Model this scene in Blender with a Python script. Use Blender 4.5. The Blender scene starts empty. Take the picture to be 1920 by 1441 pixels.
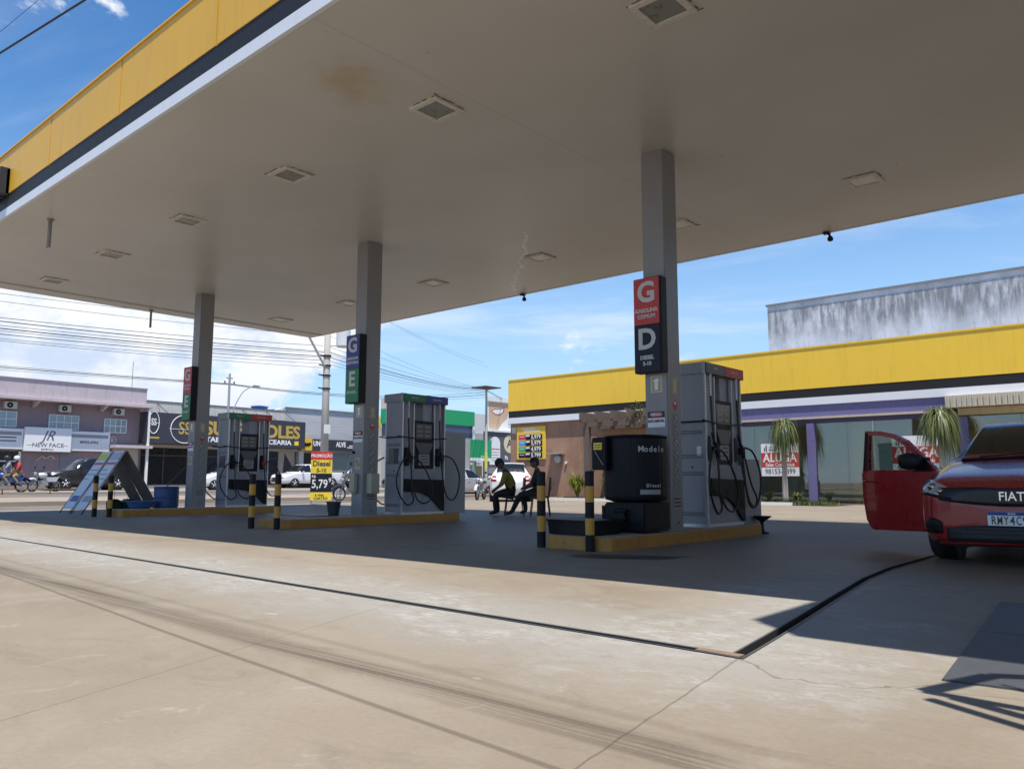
import bpy, bmesh, math, random
from mathutils import Vector, Matrix
from mathutils.bvhtree import BVHTree
rnd = random.Random(7)
R = math.radians
PI = math.pi
SC = bpy.context.scene
COL = SC.collection

# ------------------------------------------------------------------ camera, sky, sun, exposure
cam_d = bpy.data.cameras.new('camera')
cam = bpy.data.objects.new('camera', cam_d)
COL.objects.link(cam)
cam_d.sensor_fit = 'HORIZONTAL'
cam_d.sensor_width = 36.0
cam_d.lens = 1486.0 / 1920 * 36.0
cam_d.clip_start = 0.05
cam_d.clip_end = 3000
cam.location = (0, 0, 0.8)
_ya, _pi, _ro = R(41.402), R(6.982), R(0.077)
_F = Vector((-math.sin(_ya) * math.cos(_pi), math.cos(_ya) * math.cos(_pi), math.sin(_pi)))
_R0 = Vector((math.cos(_ya), math.sin(_ya), 0))
_U0 = _R0.cross(_F)
_Rv = _R0 * math.cos(_ro) + _U0 * math.sin(_ro)
_Uv = _Rv.cross(_F)
cam.rotation_euler = Matrix((_Rv, _Uv, -_F)).transposed().to_euler()
SC.camera = cam

LX, LY = -0.25, 0.21            # drift of sunlight per metre of drop
sun_vec = Vector((-LX, -LY, 1.0)).normalized()
SUN_EL = math.asin(sun_vec.z)
SUN_AZ = math.atan2(sun_vec.x, sun_vec.y)
sd = bpy.data.lights.new('sun', 'SUN')
sun = bpy.data.objects.new('sun', sd)
COL.objects.link(sun)
sd.energy = 4.7
sd.angle = R(0.53)
sd.color = (1.0, 0.955, 0.88)
sun.rotation_euler = (-sun_vec).to_track_quat('-Z', 'Y').to_euler()
sun.location = (5, -5, 30)

world = bpy.data.worlds.new('World')
SC.world = world
world.use_nodes = True
SC.view_settings.view_transform = 'Standard'
SC.view_settings.look = 'None'
SC.view_settings.gamma = 1
SC.view_settings.use_curve_mapping = False
SC.view_settings.exposure = 0.45
SKY_STRENGTH = 0.13


# ------------------------------------------------------------------ shader helpers
class Sh:
    def __init__(s, tree):
        s.t = tree

    def n(s, typ, **kw):
        nd = s.t.nodes.new(typ)
        for k, v in kw.items():
            setattr(nd, k, v)
        return nd

    def put(s, sock, v):
        if isinstance(v, (int, float)):
            sock.default_value = v
        elif isinstance(v, (tuple, list)):
            if sock.type == 'RGBA' and len(v) == 3:
                v = (*v, 1)
            sock.default_value = v
        else:
            s.t.links.new(v, sock)

    def m(s, op, a, b=0.0, c=0.0, clamp=False):
        nd = s.n('ShaderNodeMath', operation=op, use_clamp=clamp)
        s.put(nd.inputs[0], a); s.put(nd.inputs[1], b); s.put(nd.inputs[2], c)
        return nd.outputs[0]

    def v(s, op, a, b=(0, 0, 0)):
        nd = s.n('ShaderNodeVectorMath', operation=op)
        s.put(nd.inputs[0], a)
        if op == 'SCALE':
            s.put(nd.inputs[3], b)
        else:
            s.put(nd.inputs[1], b)
        return nd.outputs['Value'] if op in ('DOT_PRODUCT', 'LENGTH', 'DISTANCE') else nd.outputs[0]

    def mix(s, f, a, b, blend='MIX'):
        nd = s.n('ShaderNodeMix', data_type='RGBA', blend_type=blend)
        s.put(nd.inputs[0], f); s.put(nd.inputs[6], a); s.put(nd.inputs[7], b)
        return nd.outputs[2]

    def noise(s, vec, scale, detail=4, rough=0.55, dist=0.0):
        nd = s.n('ShaderNodeTexNoise')
        s.put(nd.inputs['Vector'], vec)
        nd.inputs['Scale'].default_value = scale
        nd.inputs['Detail'].default_value = detail
        nd.inputs['Roughness'].default_value = rough
        nd.inputs['Distortion'].default_value = dist
        return nd.outputs[0]

    def ss(s, x, a, b, o0=0.0, o1=1.0):
        nd = s.n('ShaderNodeMapRange', interpolation_type='SMOOTHSTEP')
        s.put(nd.inputs[0], x); s.put(nd.inputs[1], a); s.put(nd.inputs[2], b); s.put(nd.inputs[3], o0); s.put(nd.inputs[4], o1)
        return nd.outputs[0]

    def sep(s, v):
        nd = s.n('ShaderNodeSeparateXYZ')
        s.put(nd.inputs[0], v)
        return nd.outputs

    def comb(s, x, y, z):
        nd = s.n('ShaderNodeCombineXYZ')
        s.put(nd.inputs[0], x); s.put(nd.inputs[1], y); s.put(nd.inputs[2], z)
        return nd.outputs[0]

    def segdist(s, p, a, b):
        """distance in plan from p to the segment a-b"""
        ax, ay = a; bx, by = b
        d = (bx - ax, by - ay, 0.0)
        L2 = d[0] ** 2 + d[1] ** 2
        pa = s.v('SUBTRACT', p, (ax, ay, 0.0))
        pa = s.v('MULTIPLY', pa, (1, 1, 0))
        t = s.m('DIVIDE', s.v('DOT_PRODUCT', pa, d), L2, clamp=True)
        nd = s.n('ShaderNodeVectorMath', operation='SCALE')
        s.put(nd.inputs[0], d); s.put(nd.inputs[3], t)
        return s.v('DISTANCE', pa, nd.outputs[0])


MATS = {}


def new_mat(name):
    m = bpy.data.materials.new(name)
    m.use_nodes = True
    sh = Sh(m.node_tree)
    b = m.node_tree.nodes['Principled BSDF']
    return m, sh, b


def M(name, rgb, rough=0.55, metal=0.0, var=0.12, scale=3.0, bump=0.0, bscale=60.0, coat=0.0, dirt=0.0, spec=0.5, emit=0.0, chip=0.0):
    """plain painted or moulded surface with uneven tone, roughness, fine relief and some grime"""
    if name in MATS:
        return MATS[name]
    m, s, b = new_mat(name)
    tc = s.n('ShaderNodeTexCoord').outputs['Object']
    n1 = s.noise(tc, scale, 6, 0.6)
    k = s.m('MULTIPLY_ADD', n1, 2 * var, 1 - var)
    nd = s.n('ShaderNodeVectorMath', operation='SCALE')
    s.put(nd.inputs[0], tuple(rgb)); s.put(nd.inputs[3], k)
    col = nd.outputs[0]
    if dirt > 0:
        st = s.v('MULTIPLY', tc, (9, 9, 0.9))
        d = s.ss(s.noise(st, 1.0, 5, 0.65), 0.45, 0.75)
        col = s.mix(s.m('MULTIPLY', d, dirt), col, (0.09, 0.075, 0.055))
    if chip > 0:
        cn = s.ss(s.noise(tc, 11.0, 8, 0.72), 0.66 - chip, 0.70 - chip)
        col = s.mix(s.m('MULTIPLY', cn, 0.8), col, (0.15, 0.13, 0.11))
        sm = s.ss(s.noise(tc, 2.3, 5, 0.65), 0.5, 0.75)
        col = s.mix(s.m('MULTIPLY', sm, 0.35), col, (0.10, 0.075, 0.05))
    s.put(b.inputs['Base Color'], col)
    s.put(b.inputs['Roughness'], s.m('MULTIPLY_ADD', s.noise(tc, scale * 4, 3), 0.2, max(0.02, rough - 0.1)))
    b.inputs['Metallic'].default_value = metal
    b.inputs['Coat Weight'].default_value = coat
    b.inputs['Specular IOR Level'].default_value = spec
    if bump > 0:
        bp = s.n('ShaderNodeBump')
        bp.inputs['Strength'].default_value = bump
        bp.inputs['Distance'].default_value = 0.01
        s.put(bp.inputs['Height'], s.noise(tc, bscale, 4))
        s.put(b.inputs['Normal'], bp.outputs[0])
    if emit:
        s.put(b.inputs['Emission Color'], tuple(rgb) + (1,)); b.inputs['Emission Strength'].default_value = emit
    MATS[name] = m
    return m


def glass_mat(name, tint, refl, rough=0.02):
    m = bpy.data.materials.new(name)
    m.use_nodes = True
    t = m.node_tree
    s = Sh(t)
    for n in list(t.nodes):
        if n.type != 'OUTPUT_MATERIAL':
            t.nodes.remove(n)
    out = [n for n in t.nodes][0]
    tr = s.n('ShaderNodeBsdfTransparent'); tr.inputs[0].default_value = (*tint, 1)
    gl = s.n('ShaderNodeBsdfGlossy'); gl.inputs['Roughness'].default_value = rough
    gl.inputs['Color'].default_value = (0.9, 0.93, 0.92, 1)
    fr = s.n('ShaderNodeFresnel'); fr.inputs[0].default_value = 1.45
    tc = s.n('ShaderNodeTexCoord').outputs['Object']
    bp = s.n('ShaderNodeBump'); bp.inputs['Strength'].default_value = 0.05; bp.inputs['Distance'].default_value = 0.02
    s.put(bp.inputs['Height'], s.noise(tc, 1.2, 1)); s.put(gl.inputs['Normal'], bp.outputs[0])
    mx = s.n('ShaderNodeMixShader')
    s.put(mx.inputs[0], s.m('ADD', s.m('MULTIPLY', fr.outputs[0], 1.0), refl, clamp=True))
    t.links.new(tr.outputs[0], mx.inputs[1]); t.links.new(gl.outputs[0], mx.inputs[2])
    t.links.new(mx.outputs[0], out.inputs[0])
    MATS[name] = m
    return m


# ------------------------------------------------------------------ sky with clouds
def build_world():
    t = world.node_tree
    s = Sh(t)
    for n in list(t.nodes):
        t.nodes.remove(n)
    out = s.n('ShaderNodeOutputWorld')
    bg = s.n('ShaderNodeBackground')
    sky = s.n('ShaderNodeTexSky', sky_type='NISHITA')
    sky.sun_disc = False
    sky.sun_elevation = SUN_EL
    sky.sun_rotation = SUN_AZ
    sky.altitude = 400
    sky.air_density = 1.0
    sky.dust_density = 0.1
    sky.ozone_density = 4.0
    d = s.v('NORMALIZE', s.n('ShaderNodeTexCoord').outputs['Generated'])
    x, y, z = s.sep(d)
    zc = s.m('MAXIMUM', z, 0.0)
    # heaped cumulus low in the sky, densest over the street to the west
    low = s.ss(z, 0.16, 0.36, 1.0, 0.0)
    west = s.ss(s.v('DOT_PRODUCT', s.v('NORMALIZE', s.v('MULTIPLY', d, (1, 1, 0))), (-0.98, 0.2, 0)), 0.885, 0.955)
    w3 = s.v('MULTIPLY', d, (1, 1, 1.5))
    n1 = s.noise(w3, 5.5, 9, 0.56, 0.3)
    bias = s.m('MULTIPLY_ADD', s.m('MULTIPLY', low, s.m('MULTIPLY_ADD', west, 0.85, 0.15)), 0.40, -0.12)
    cum = s.ss(s.m('ADD', n1, bias), 0.545, 0.615)
    shade = s.noise(s.v('ADD', w3, (0.02, 0.03, 0.05)), 9.0, 7, 0.6)
    shade = s.m('MULTIPLY', s.ss(shade, 0.36, 0.60), s.ss(z, 0.06, 0.17, 0.45, 1.0))
    cumcol = s.mix(shade, (3.7, 4.35, 5.5), (5.9, 6.0, 6.2))
    # thin streaks of high cloud
    zz = s.m('ADD', zc, 0.12)
    px = s.m('DIVIDE', x, zz); py = s.m('DIVIDE', y, zz)
    u = s.m('ADD', s.m('MULTIPLY', px, 0.86), s.m('MULTIPLY', py, 0.5))
    w = s.m('SUBTRACT', s.m('MULTIPLY', py, 0.86), s.m('MULTIPLY', px, 0.5))
    cv = s.comb(s.m('MULTIPLY', u, 0.5), s.m('MULTIPLY', w, 1.3), 3.3)
    n2 = s.noise(cv, 1.15, 8, 0.6, 0.5)
    cir = s.m('MULTIPLY', s.ss(n2, 0.46, 0.80), s.ss(z, 0.52, 0.36))
    skyc = sky.outputs[0]
    # the blue of a phone picture: a touch more saturated
    hs = s.n('ShaderNodeHueSaturation'); hs.inputs['Saturation'].default_value = 1.22; hs.inputs['Value'].default_value = 1.0
    s.put(hs.inputs['Color'], skyc)
    skyc = hs.outputs[0]
    # pale blue summer haze towards the horizon, all the way round
    skyc = s.mix(s.m('MULTIPLY', s.ss(z, 0.46, -0.02), 0.9), skyc, (3.0, 4.4, 6.0))
    c = s.mix(s.m('MULTIPLY', cir, 0.75), skyc, (5.2, 5.6, 6.2))
    c = s.mix(s.m('MULTIPLY', cum, s.ss(z, -0.02, 0.02)), c, cumcol)
    s.put(bg.inputs[0], c)
    bg.inputs[1].default_value = SKY_STRENGTH
    t.links.new(bg.outputs[0], out.inputs[0])


build_world()


# ------------------------------------------------------------------ object helpers
def thing(name, label, cat, loc=(0, 0, 0), rz=0.0, group=None):
    o = bpy.data.objects.new(name, None)
    o.empty_display_size = 0.1
    COL.objects.link(o)
    o.location = loc
    o.rotation_euler = (0, 0, rz)
    tag(o, label, cat, group)
    return o


def tag(o, label=None, cat=None, group=None, kind=None):
    if label: o['label'] = label
    if cat: o['category'] = cat
    if group: o['group'] = group
    if kind: o['kind'] = kind
    return o


def link(name, me, mat, parent=None, smooth=False):
    o = bpy.data.objects.new(name, me)
    COL.objects.link(o)
    if mat is not None:
        for mm in (mat if isinstance(mat, (list, tuple)) else [mat]):
            me.materials.append(mm)
    if parent is not None:
        o.parent = parent
    if smooth:
        for p in me.polygons:
            p.use_smooth = True
    return o


class MB:
    def __init__(s):
        s.v = []; s.f = []

    def add(s, vs, fs):
        b = len(s.v)
        s.v += [tuple(v) for v in vs]
        s.f += [tuple(i + b for i in f) for f in fs]
        return s

    def box(s, x0, x1, y0, y1, z0, z1):
        if x0 > x1: x0, x1 = x1, x0
        if y0 > y1: y0, y1 = y1, y0
        if z0 > z1: z0, z1 = z1, z0
        return s.add([(x0, y0, z0), (x1, y0, z0), (x1, y1, z0), (x0, y1, z0), (x0, y0, z1), (x1, y0, z1), (x1, y1, z1), (x0, y1, z1)],
                     [(0, 3, 2, 1), (4, 5, 6, 7), (0, 1, 5, 4), (1, 2, 6, 5), (2, 3, 7, 6), (3, 0, 4, 7)])

    def quad(s, a, b, c, d):
        return s.add([a, b, c, d], [(0, 1, 2, 3)])

    def rod(s, p0, p1, r0, r1=None, n=10):
        return s.tube([p0, p1], r0, n, r1)

    def tube(s, pts, r, n=8, r_end=None, closed=False):
        pts = [Vector(p) for p in pts]
        N = len(pts)
        rings = []
        up = None
        for i, p in enumerate(pts):
            if closed:
                t = (pts[(i + 1) % N] - pts[i - 1]).normalized()
            else:
                t = (pts[min(i + 1, N - 1)] - pts[max(i - 1, 0)]).normalized()
            if up is None:
                up = Vector((0, 0, 1)) if abs(t.z) < 0.9 else Vector((1, 0, 0))
            a = t.cross(up)
            if a.length < 1e-5:
                a = t.orthogonal()
            a.normalize()
            b2 = t.cross(a).normalized()
            up = -b2 if False else up
            rr = r if r_end is None else r + (r_end - r) * i / max(1, N - 1)
            rings.append([p + a * (rr * math.cos(2 * PI * k / n)) + b2 * (rr * math.sin(2 * PI * k / n)) for k in range(n)])
        vs = [v for ring in rings for v in ring]
        fs = []
        for i in range(N if closed else N - 1):
            j = (i + 1) % N
            for k in range(n):
                k2 = (k + 1) % n
                fs.append((i * n + k, i * n + k2, j * n + k2, j * n + k))
        if not closed:
            fs.append(tuple(range(n))[::-1])
            fs.append(tuple((N - 1) * n + k for k in range(n)))
        return s.add(vs, fs)

    def prism(s, poly, axis, a, b):
        """poly: 2-D outline; extruded along axis from a to b. x:(y,z) y:(x,z) z:(x,y)"""
        def P(u, v, w):
            return (w, u, v) if axis == 'x' else ((u, w, v) if axis == 'y' else (u, v, w))
        n = len(poly)
        vs = [P(u, v, a) for u, v in poly] + [P(u, v, b) for u, v in poly]
        fs = [tuple(range(n))[::-1], tuple(range(n, 2 * n))] + [(i, (i + 1) % n, n + (i + 1) % n, n + i) for i in range(n)]
        return s.add(vs, fs)

    def lathe(s, prof, n=20, c=(0, 0, 0), axis='z'):
        vs = []; fs = []
        for r, h in prof:
            for k in range(n):
                a = 2 * PI * k / n
                p = (r * math.cos(a), r * math.sin(a), h)
                if axis == 'x': p = (p[2], p[0], p[1])
                if axis == 'y': p = (p[0], p[2], p[1])
                vs.append((p[0] + c[0], p[1] + c[1], p[2] + c[2]))
        for i in range(len(prof) - 1):
            for k in range(n):
                k2 = (k + 1) % n
                fs.append((i * n + k, i * n + k2, (i + 1) * n + k2, (i + 1) * n + k))
        fs.append(tuple(range(n))[::-1]); fs.append(tuple((len(prof) - 1) * n + k for k in range(n)))
        return s.add(vs, fs)

    def mesh(s, name, bevel=0.0, seg=2):
        me = bpy.data.meshes.new(name)
        me.from_pydata(s.v, [], s.f)
        bm = bmesh.new(); bm.from_mesh(me)
        bmesh.ops.recalc_face_normals(bm, faces=bm.faces)
        if bevel > 0:
            es = [e for e in bm.edges if len(e.link_faces) == 2 and e.calc_face_angle(0) > 0.6]
            bmesh.ops.bevel(bm, geom=es, offset=bevel, segments=seg, affect='EDGES', clamp_overlap=True)
        bm.to_mesh(me); bm.free()
        return me

    def build(s, name, mat, parent=None, bevel=0.0, smooth=False, seg=2):
        return link(name, s.mesh(name, bevel, seg), mat, parent, smooth)


def box(name, mat, parent, x0, x1, y0, y1, z0, z1, bevel=0.0):
    return MB().box(x0, x1, y0, y1, z0, z1).build(name, mat, parent, bevel)


FRONT = (R(90), 0, 0)          # text facing -Y
EAST = (R(90), 0, R(90))       # text facing +X


def text(body, size, mat, parent, loc, rot=FRONT, name='lettering', ext=0.004, fat=0.0, sx=1.0, align='CENTER', shear=0.0, fit=None, space=1.0):
    c = bpy.data.curves.new('lettering', 'FONT')
    c.body = body; c.size = size; c.extrude = ext; c.offset = fat
    c.align_x = align; c.align_y = 'CENTER'; c.resolution_u = 3; c.shear = shear; c.space_character = space
    ob = bpy.data.objects.new('lettering', c)
    me = bpy.data.meshes.new_from_object(ob)
    bpy.data.objects.remove(ob)
    bpy.data.curves.remove(c)
    me.name = name
    o = link(name, me, mat, parent)
    if fit:
        xs = [v.co.x for v in me.vertices]
        sx = fit / (max(xs) - min(xs))
    o.location = loc; o.rotation_euler = rot; o.scale = (sx, 1, 1)
    return o


def smooth_path(pts, n=6):
    P = [Vector(p) for p in pts]
    out = []
    for i in range(len(P) - 1):
        a, b, c, d = P[max(i - 1, 0)], P[i], P[i + 1], P[min(i + 2, len(P) - 1)]
        for k in range(n):
            t = k / n
            out.append(0.5 * ((2 * b) + (c - a) * t + (2 * a - 5 * b + 4 * c - d) * t * t + (3 * b - a - 3 * c + d) * t ** 3))
    out.append(P[-1])
    return out


def copy_tree(o, parent=None):
    c = o.copy()
    COL.objects.link(c)
    if parent is not None:
        c.parent = parent
    for ch in list(o.children):
        copy_tree(ch, c)
    return c


def gz(x):
    return 0.0 if x > -27 else (-27 - x) / 35 * 0.45


# ------------------------------------------------------------------ materials
WHITE = M('white_paint', (0.78, 0.78, 0.77), 0.45, var=0.05, dirt=0.12)
WHITE_CLEAN = M('white_print', (0.8, 0.8, 0.8), 0.5, var=0.03)
YELLOW = M('yellow_fascia', (0.74, 0.415, 0.03), 0.42, var=0.07, scale=0.5, dirt=0.10)
YELLOW_STORE = M('yellow_store_fascia', (0.92, 0.585, 0.05), 0.42, var=0.07, scale=0.5, dirt=0.10)
BLACKBAND = M('black_fascia', (0.022, 0.021, 0.022), 0.55, var=0.1, spec=0.3)
WHITEBAND = M('white_fascia', (0.72, 0.74, 0.78), 0.4, var=0.05, dirt=0.06)
PILLAR = M('grey_pillar_paint', (0.265, 0.26, 0.265), 0.38, var=0.06, scale=1.2, dirt=0.12)
PUMPGREY = M('pump_grey', (0.32, 0.33, 0.37), 0.40, var=0.08, dirt=0.26)
PUMPDARK = M('pump_dark_grey', (0.09, 0.093, 0.10), 0.42, var=0.08)
ALU = M('aluminium_trim', (0.62, 0.63, 0.65), 0.32, metal=0.7, var=0.06)
RUBBER = M('black_rubber', (0.012, 0.012, 0.014), 0.45, var=0.15)
BLACK = M('black_plastic', (0.011, 0.011, 0.013), 0.5, var=0.2, spec=0.25)
BLACKPAINT = M('black_paint', (0.012, 0.012, 0.013), 0.55, var=0.25, scale=9, spec=0.25, chip=0.01)
YELPAINT = M('yellow_bollard_paint', (0.58, 0.30, 0.04), 0.5, var=0.14, scale=9, dirt=0.2, chip=0.03)
KERBYEL = M('yellow_kerb_paint', (0.46, 0.225, 0.04), 0.6, var=0.2, scale=5, bump=0.25, dirt=0.3, chip=0.06)
KERBTOP = M('island_concrete', (0.34, 0.31, 0.27), 0.75, var=0.2, bump=0.3, dirt=0.35)
RED = M('red_print', (0.52, 0.045, 0.04), 0.45, var=0.06)
GREEN = M('green_print', (0.02, 0.20, 0.075), 0.45, var=0.06)
BLUE = M('blue_print', (0.045, 0.055, 0.24), 0.45, var=0.06)
NAVY = M('navy_print', (0.014, 0.017, 0.032), 0.5, var=0.06, spec=0.3)
STICKER = M('sticker_cream', (0.55, 0.52, 0.42), 0.5, var=0.1)
STICKGREY = M('sticker_grey', (0.30, 0.30, 0.30), 0.5, var=0.15, scale=14)
PRINTDARK = M('dark_print', (0.06, 0.055, 0.05), 0.5, var=0.2)
PRINTYEL = M('yellow_print', (0.82, 0.62, 0.05), 0.5, var=0.06)
LCD = M('display_lcd', (0.10, 0.11, 0.12), 0.12, var=0.15)
STEEL = M('steel', (0.35, 0.35, 0.36), 0.35, metal=0.85, var=0.1)
GALV = M('galvanised', (0.42, 0.43, 0.44), 0.45, metal=0.5, var=0.12)
RUST = M('rust_stain', (0.16, 0.065, 0.02), 0.8, var=0.3, scale=12)
POLE = M('pole_concrete', (0.50, 0.47, 0.42), 0.8, var=0.12, bump=0.2, dirt=0.2)
WIRE = M('cable_black', (0.02, 0.02, 0.024), 0.6, var=0.05)


def soffit_mat():
    m, s, b = new_mat('soffit')
    p = s.n('ShaderNodeNewGeometry').outputs['Position']
    x, y, z = s.sep(p)
    base = s.mix(s.ss(s.noise(p, 0.35, 4), 0.3, 0.7), (0.575, 0.55, 0.495), (0.63, 0.605, 0.55))
    # long lining sheets running along the canopy: faint joints
    fr = s.m('ABSOLUTE', s.m('SUBTRACT', s.m('FRACT', s.m('DIVIDE', y, 1.22)), 0.5))
    j = s.m('MULTIPLY', s.ss(fr, 0.492, 0.4985), 0.10)
    fx = s.m('ABSOLUTE', s.m('SUBTRACT', s.m('FRACT', s.m('DIVIDE', s.m('ADD', x, 0.7), 5.9)), 0.5))
    j = s.m('MAXIMUM', j, s.m('MULTIPLY', s.ss(fx, 0.497, 0.4995), 0.22))
    base = s.mix(j, base, (0.22, 0.2, 0.17))
    # brown damp stain
    wob = s.m('MULTIPLY', s.m('SUBTRACT', s.noise(p, 2.6, 5, 0.6), 0.5), 1.1)
    for (cx, cy, rr, k) in ((-7.38, 5.45, 0.62, 0.55), (-7.75, 5.75, 0.45, 0.45), (-7.15, 5.35, 0.4, 0.3)):
        dd = s.m('ADD', s.v('DISTANCE', s.v('MULTIPLY', p, (1, 1, 0)), (cx, cy, 0)), wob)
        base = s.mix(s.m('MULTIPLY', s.ss(dd, rr, rr * -0.2), k), base, (0.50, 0.37, 0.20))
    # white crack that flaked the paint
    wz = s.noise(p, 5.0, 3)
    nd = s.n('ShaderNodeTexNoise'); s.put(nd.inputs['Vector'], p); nd.inputs['Scale'].default_value = 4.0
    pw = s.v('ADD', p, s.v('SCALE', s.v('SUBTRACT', nd.outputs['Color'], (0.5, 0.5, 0.5)), 0.28))
    cr = [(-9.52, 11.21), (-10.15, 11.85), (-10.38, 12.25), (-10.98, 12.65), (-11.2, 13.05), (-11.76, 13.45), (-12.84, 14.56)]
    for a, c in zip(cr, cr[1:]):
        d = s.segdist(pw, a, c)
        base = s.mix(s.m('MULTIPLY', s.ss(d, 0.036, 0.016), s.ss(wz, 0.28, 0.44)), base, (0.86, 0.84, 0.8))
    # specks of dirt
    sp = s.ss(s.noise(p, 7.0, 2, 0.5), 0.76, 0.80)
    base = s.mix(s.m('MULTIPLY', sp, 0.5), base, (0.2, 0.17, 0.13))
    s.put(b.inputs['Base Color'], base)
    s.put(b.inputs['Roughness'], s.m('MULTIPLY_ADD', s.noise(p, 0.8, 3), 0.12, 0.30))
    b.inputs['Specular IOR Level'].default_value = 0.42
    bp = s.n('ShaderNodeBump'); bp.inputs['Strength'].default_value = 0.12; bp.inputs['Distance'].default_value = 0.03
    s.put(bp.inputs['Height'], s.noise(p, 0.9, 3)); s.put(b.inputs['Normal'], bp.outputs[0])
    return m


def concrete_mat():
    m, s, b = new_mat('forecourt_concrete')
    p = s.n('ShaderNodeNewGeometry').outputs['Position']
    x, y, z = s.sep(p)
    big = s.noise(p, 0.35, 6, 0.6)
    mid = s.noise(p, 1.7, 8, 0.65, 0.4)
    fine = s.noise(p, 38.0, 4, 0.7)
    swirl = s.noise(s.v('MULTIPLY', p, (0.9, 2.4, 1)), 1.1, 7, 0.7, 1.2)
    c = s.mix(s.ss(big, 0.3, 0.7), (0.232, 0.188, 0.136), (0.292, 0.243, 0.183))
    c = s.mix(s.m('MULTIPLY', s.ss(mid, 0.45, 0.66), 0.6), c, (0.315, 0.27, 0.212))
    c = s.mix(s.m('MULTIPLY', s.ss(swirl, 0.5, 0.68), 0.38), c, (0.172, 0.14, 0.104))
    # pale, worn and lime bloomed skin round the channel
    dr = [((-25, 4.05), (-1.72, 3.53)), ((-1.72, 3.53), (-2.36, 7.7))]
    dmin = s.m('MINIMUM', s.segdist(p, *dr[0]), s.segdist(p, *dr[1]))
    pale = s.ss(s.m('ADD', dmin, s.m('MULTIPLY', s.m('SUBTRACT', mid, 0.5), 1.8)), 1.25, 0.05)
    c = s.mix(s.m('MULTIPLY', pale, 0.78), c, (0.335, 0.318, 0.288))
    clump = s.ss(s.noise(s.v('ADD', p, (3.0, 1.0, 0)), 1.15, 4, 0.6), 0.40, 0.62)
    crisp = s.noise(s.v('MULTIPLY', p, (1.0, 1.5, 1)), 6.5, 10, 0.78, 0.5)
    c = s.mix(s.m('MULTIPLY', s.m('MULTIPLY', s.m('MULTIPLY', pale, clump), s.ss(crisp, 0.46, 0.60)), 0.8), c, (0.43, 0.42, 0.395))
    c = s.mix(s.m('MULTIPLY', s.m('MULTIPLY', pale, s.ss(crisp, 0.46, 0.36)), 0.55), c, (0.235, 0.21, 0.175))
    fl = s.m('MULTIPLY', s.ss(s.noise(p, 3.1, 9, 0.75, 0.8), 0.60, 0.68), s.ss(big, 0.42, 0.58))
    c = s.mix(s.m('MULTIPLY', fl, 0.55), c, (0.38, 0.365, 0.335))
    # little white paint drips
    dr2 = s.ss(s.noise(s.v('MULTIPLY', p, (2.2, 5.5, 1)), 1.3, 1, 0.3), 0.795, 0.815)
    c = s.mix(s.m('MULTIPLY', dr2, 0.7), c, (0.42, 0.41, 0.39))
    # oily, washed darker slab between the pumps; canopy shade tone painted in too
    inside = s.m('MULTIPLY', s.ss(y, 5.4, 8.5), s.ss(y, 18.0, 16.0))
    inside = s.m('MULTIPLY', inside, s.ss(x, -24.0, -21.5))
    oil_shade = s.m('MULTIPLY', inside, s.m('MULTIPLY_ADD', s.ss(s.noise(s.v('MULTIPLY', p, (1.6, 0.45, 1)), 0.8, 6, 0.65, 0.6), 0.32, 0.66), 0.5, 0.35))
    c = s.mix(oil_shade, c, (0.195, 0.155, 0.120))
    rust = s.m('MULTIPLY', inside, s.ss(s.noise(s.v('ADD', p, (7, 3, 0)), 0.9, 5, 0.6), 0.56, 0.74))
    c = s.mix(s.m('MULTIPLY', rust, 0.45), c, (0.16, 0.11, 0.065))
    # dark fresh oil mark by the first island
    for (a, e, w0) in (((-5.15, 7.15), (-4.55, 7.45), 0.25), ((-4.75, 7.25), (-4.35, 7.75), 0.07), ((-5.0, 7.05), (-4.72, 7.2), 0.1)):
        d = s.m('ADD', s.segdist(p, a, e), s.m('MULTIPLY', s.m('SUBTRACT', s.noise(p, 9.0, 4), 0.5), 0.16))
        c = s.mix(s.m('MULTIPLY', s.ss(d, w0 + 0.04, w0 - 0.05), 0.82), c, (0.035, 0.03, 0.026))
    # dark brown band of fine parallel streaks, with two narrower lines
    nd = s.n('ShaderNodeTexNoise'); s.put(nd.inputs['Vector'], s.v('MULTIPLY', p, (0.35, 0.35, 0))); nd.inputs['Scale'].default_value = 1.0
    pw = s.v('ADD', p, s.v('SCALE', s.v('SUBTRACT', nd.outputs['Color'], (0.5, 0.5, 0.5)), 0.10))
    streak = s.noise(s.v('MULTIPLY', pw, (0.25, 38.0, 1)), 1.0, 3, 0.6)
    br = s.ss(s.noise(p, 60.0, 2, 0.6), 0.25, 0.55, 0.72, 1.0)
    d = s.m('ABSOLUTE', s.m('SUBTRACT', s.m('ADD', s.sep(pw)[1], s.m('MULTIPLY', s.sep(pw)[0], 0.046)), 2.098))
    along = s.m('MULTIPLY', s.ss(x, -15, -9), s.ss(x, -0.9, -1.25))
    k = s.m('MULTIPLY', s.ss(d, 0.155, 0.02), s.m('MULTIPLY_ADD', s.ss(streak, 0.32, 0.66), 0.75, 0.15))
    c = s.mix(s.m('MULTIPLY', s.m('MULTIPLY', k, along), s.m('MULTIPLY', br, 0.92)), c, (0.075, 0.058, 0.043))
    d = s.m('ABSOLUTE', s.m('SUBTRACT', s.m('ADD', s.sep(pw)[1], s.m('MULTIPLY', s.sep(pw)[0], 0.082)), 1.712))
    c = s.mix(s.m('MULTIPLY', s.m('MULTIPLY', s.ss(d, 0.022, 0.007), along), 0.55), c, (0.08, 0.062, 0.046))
    d = s.m('ABSOLUTE', s.m('SUBTRACT', s.m('ADD', s.sep(pw)[1], s.m('MULTIPLY', s.sep(pw)[0], 0.052)), 2.30))
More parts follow.
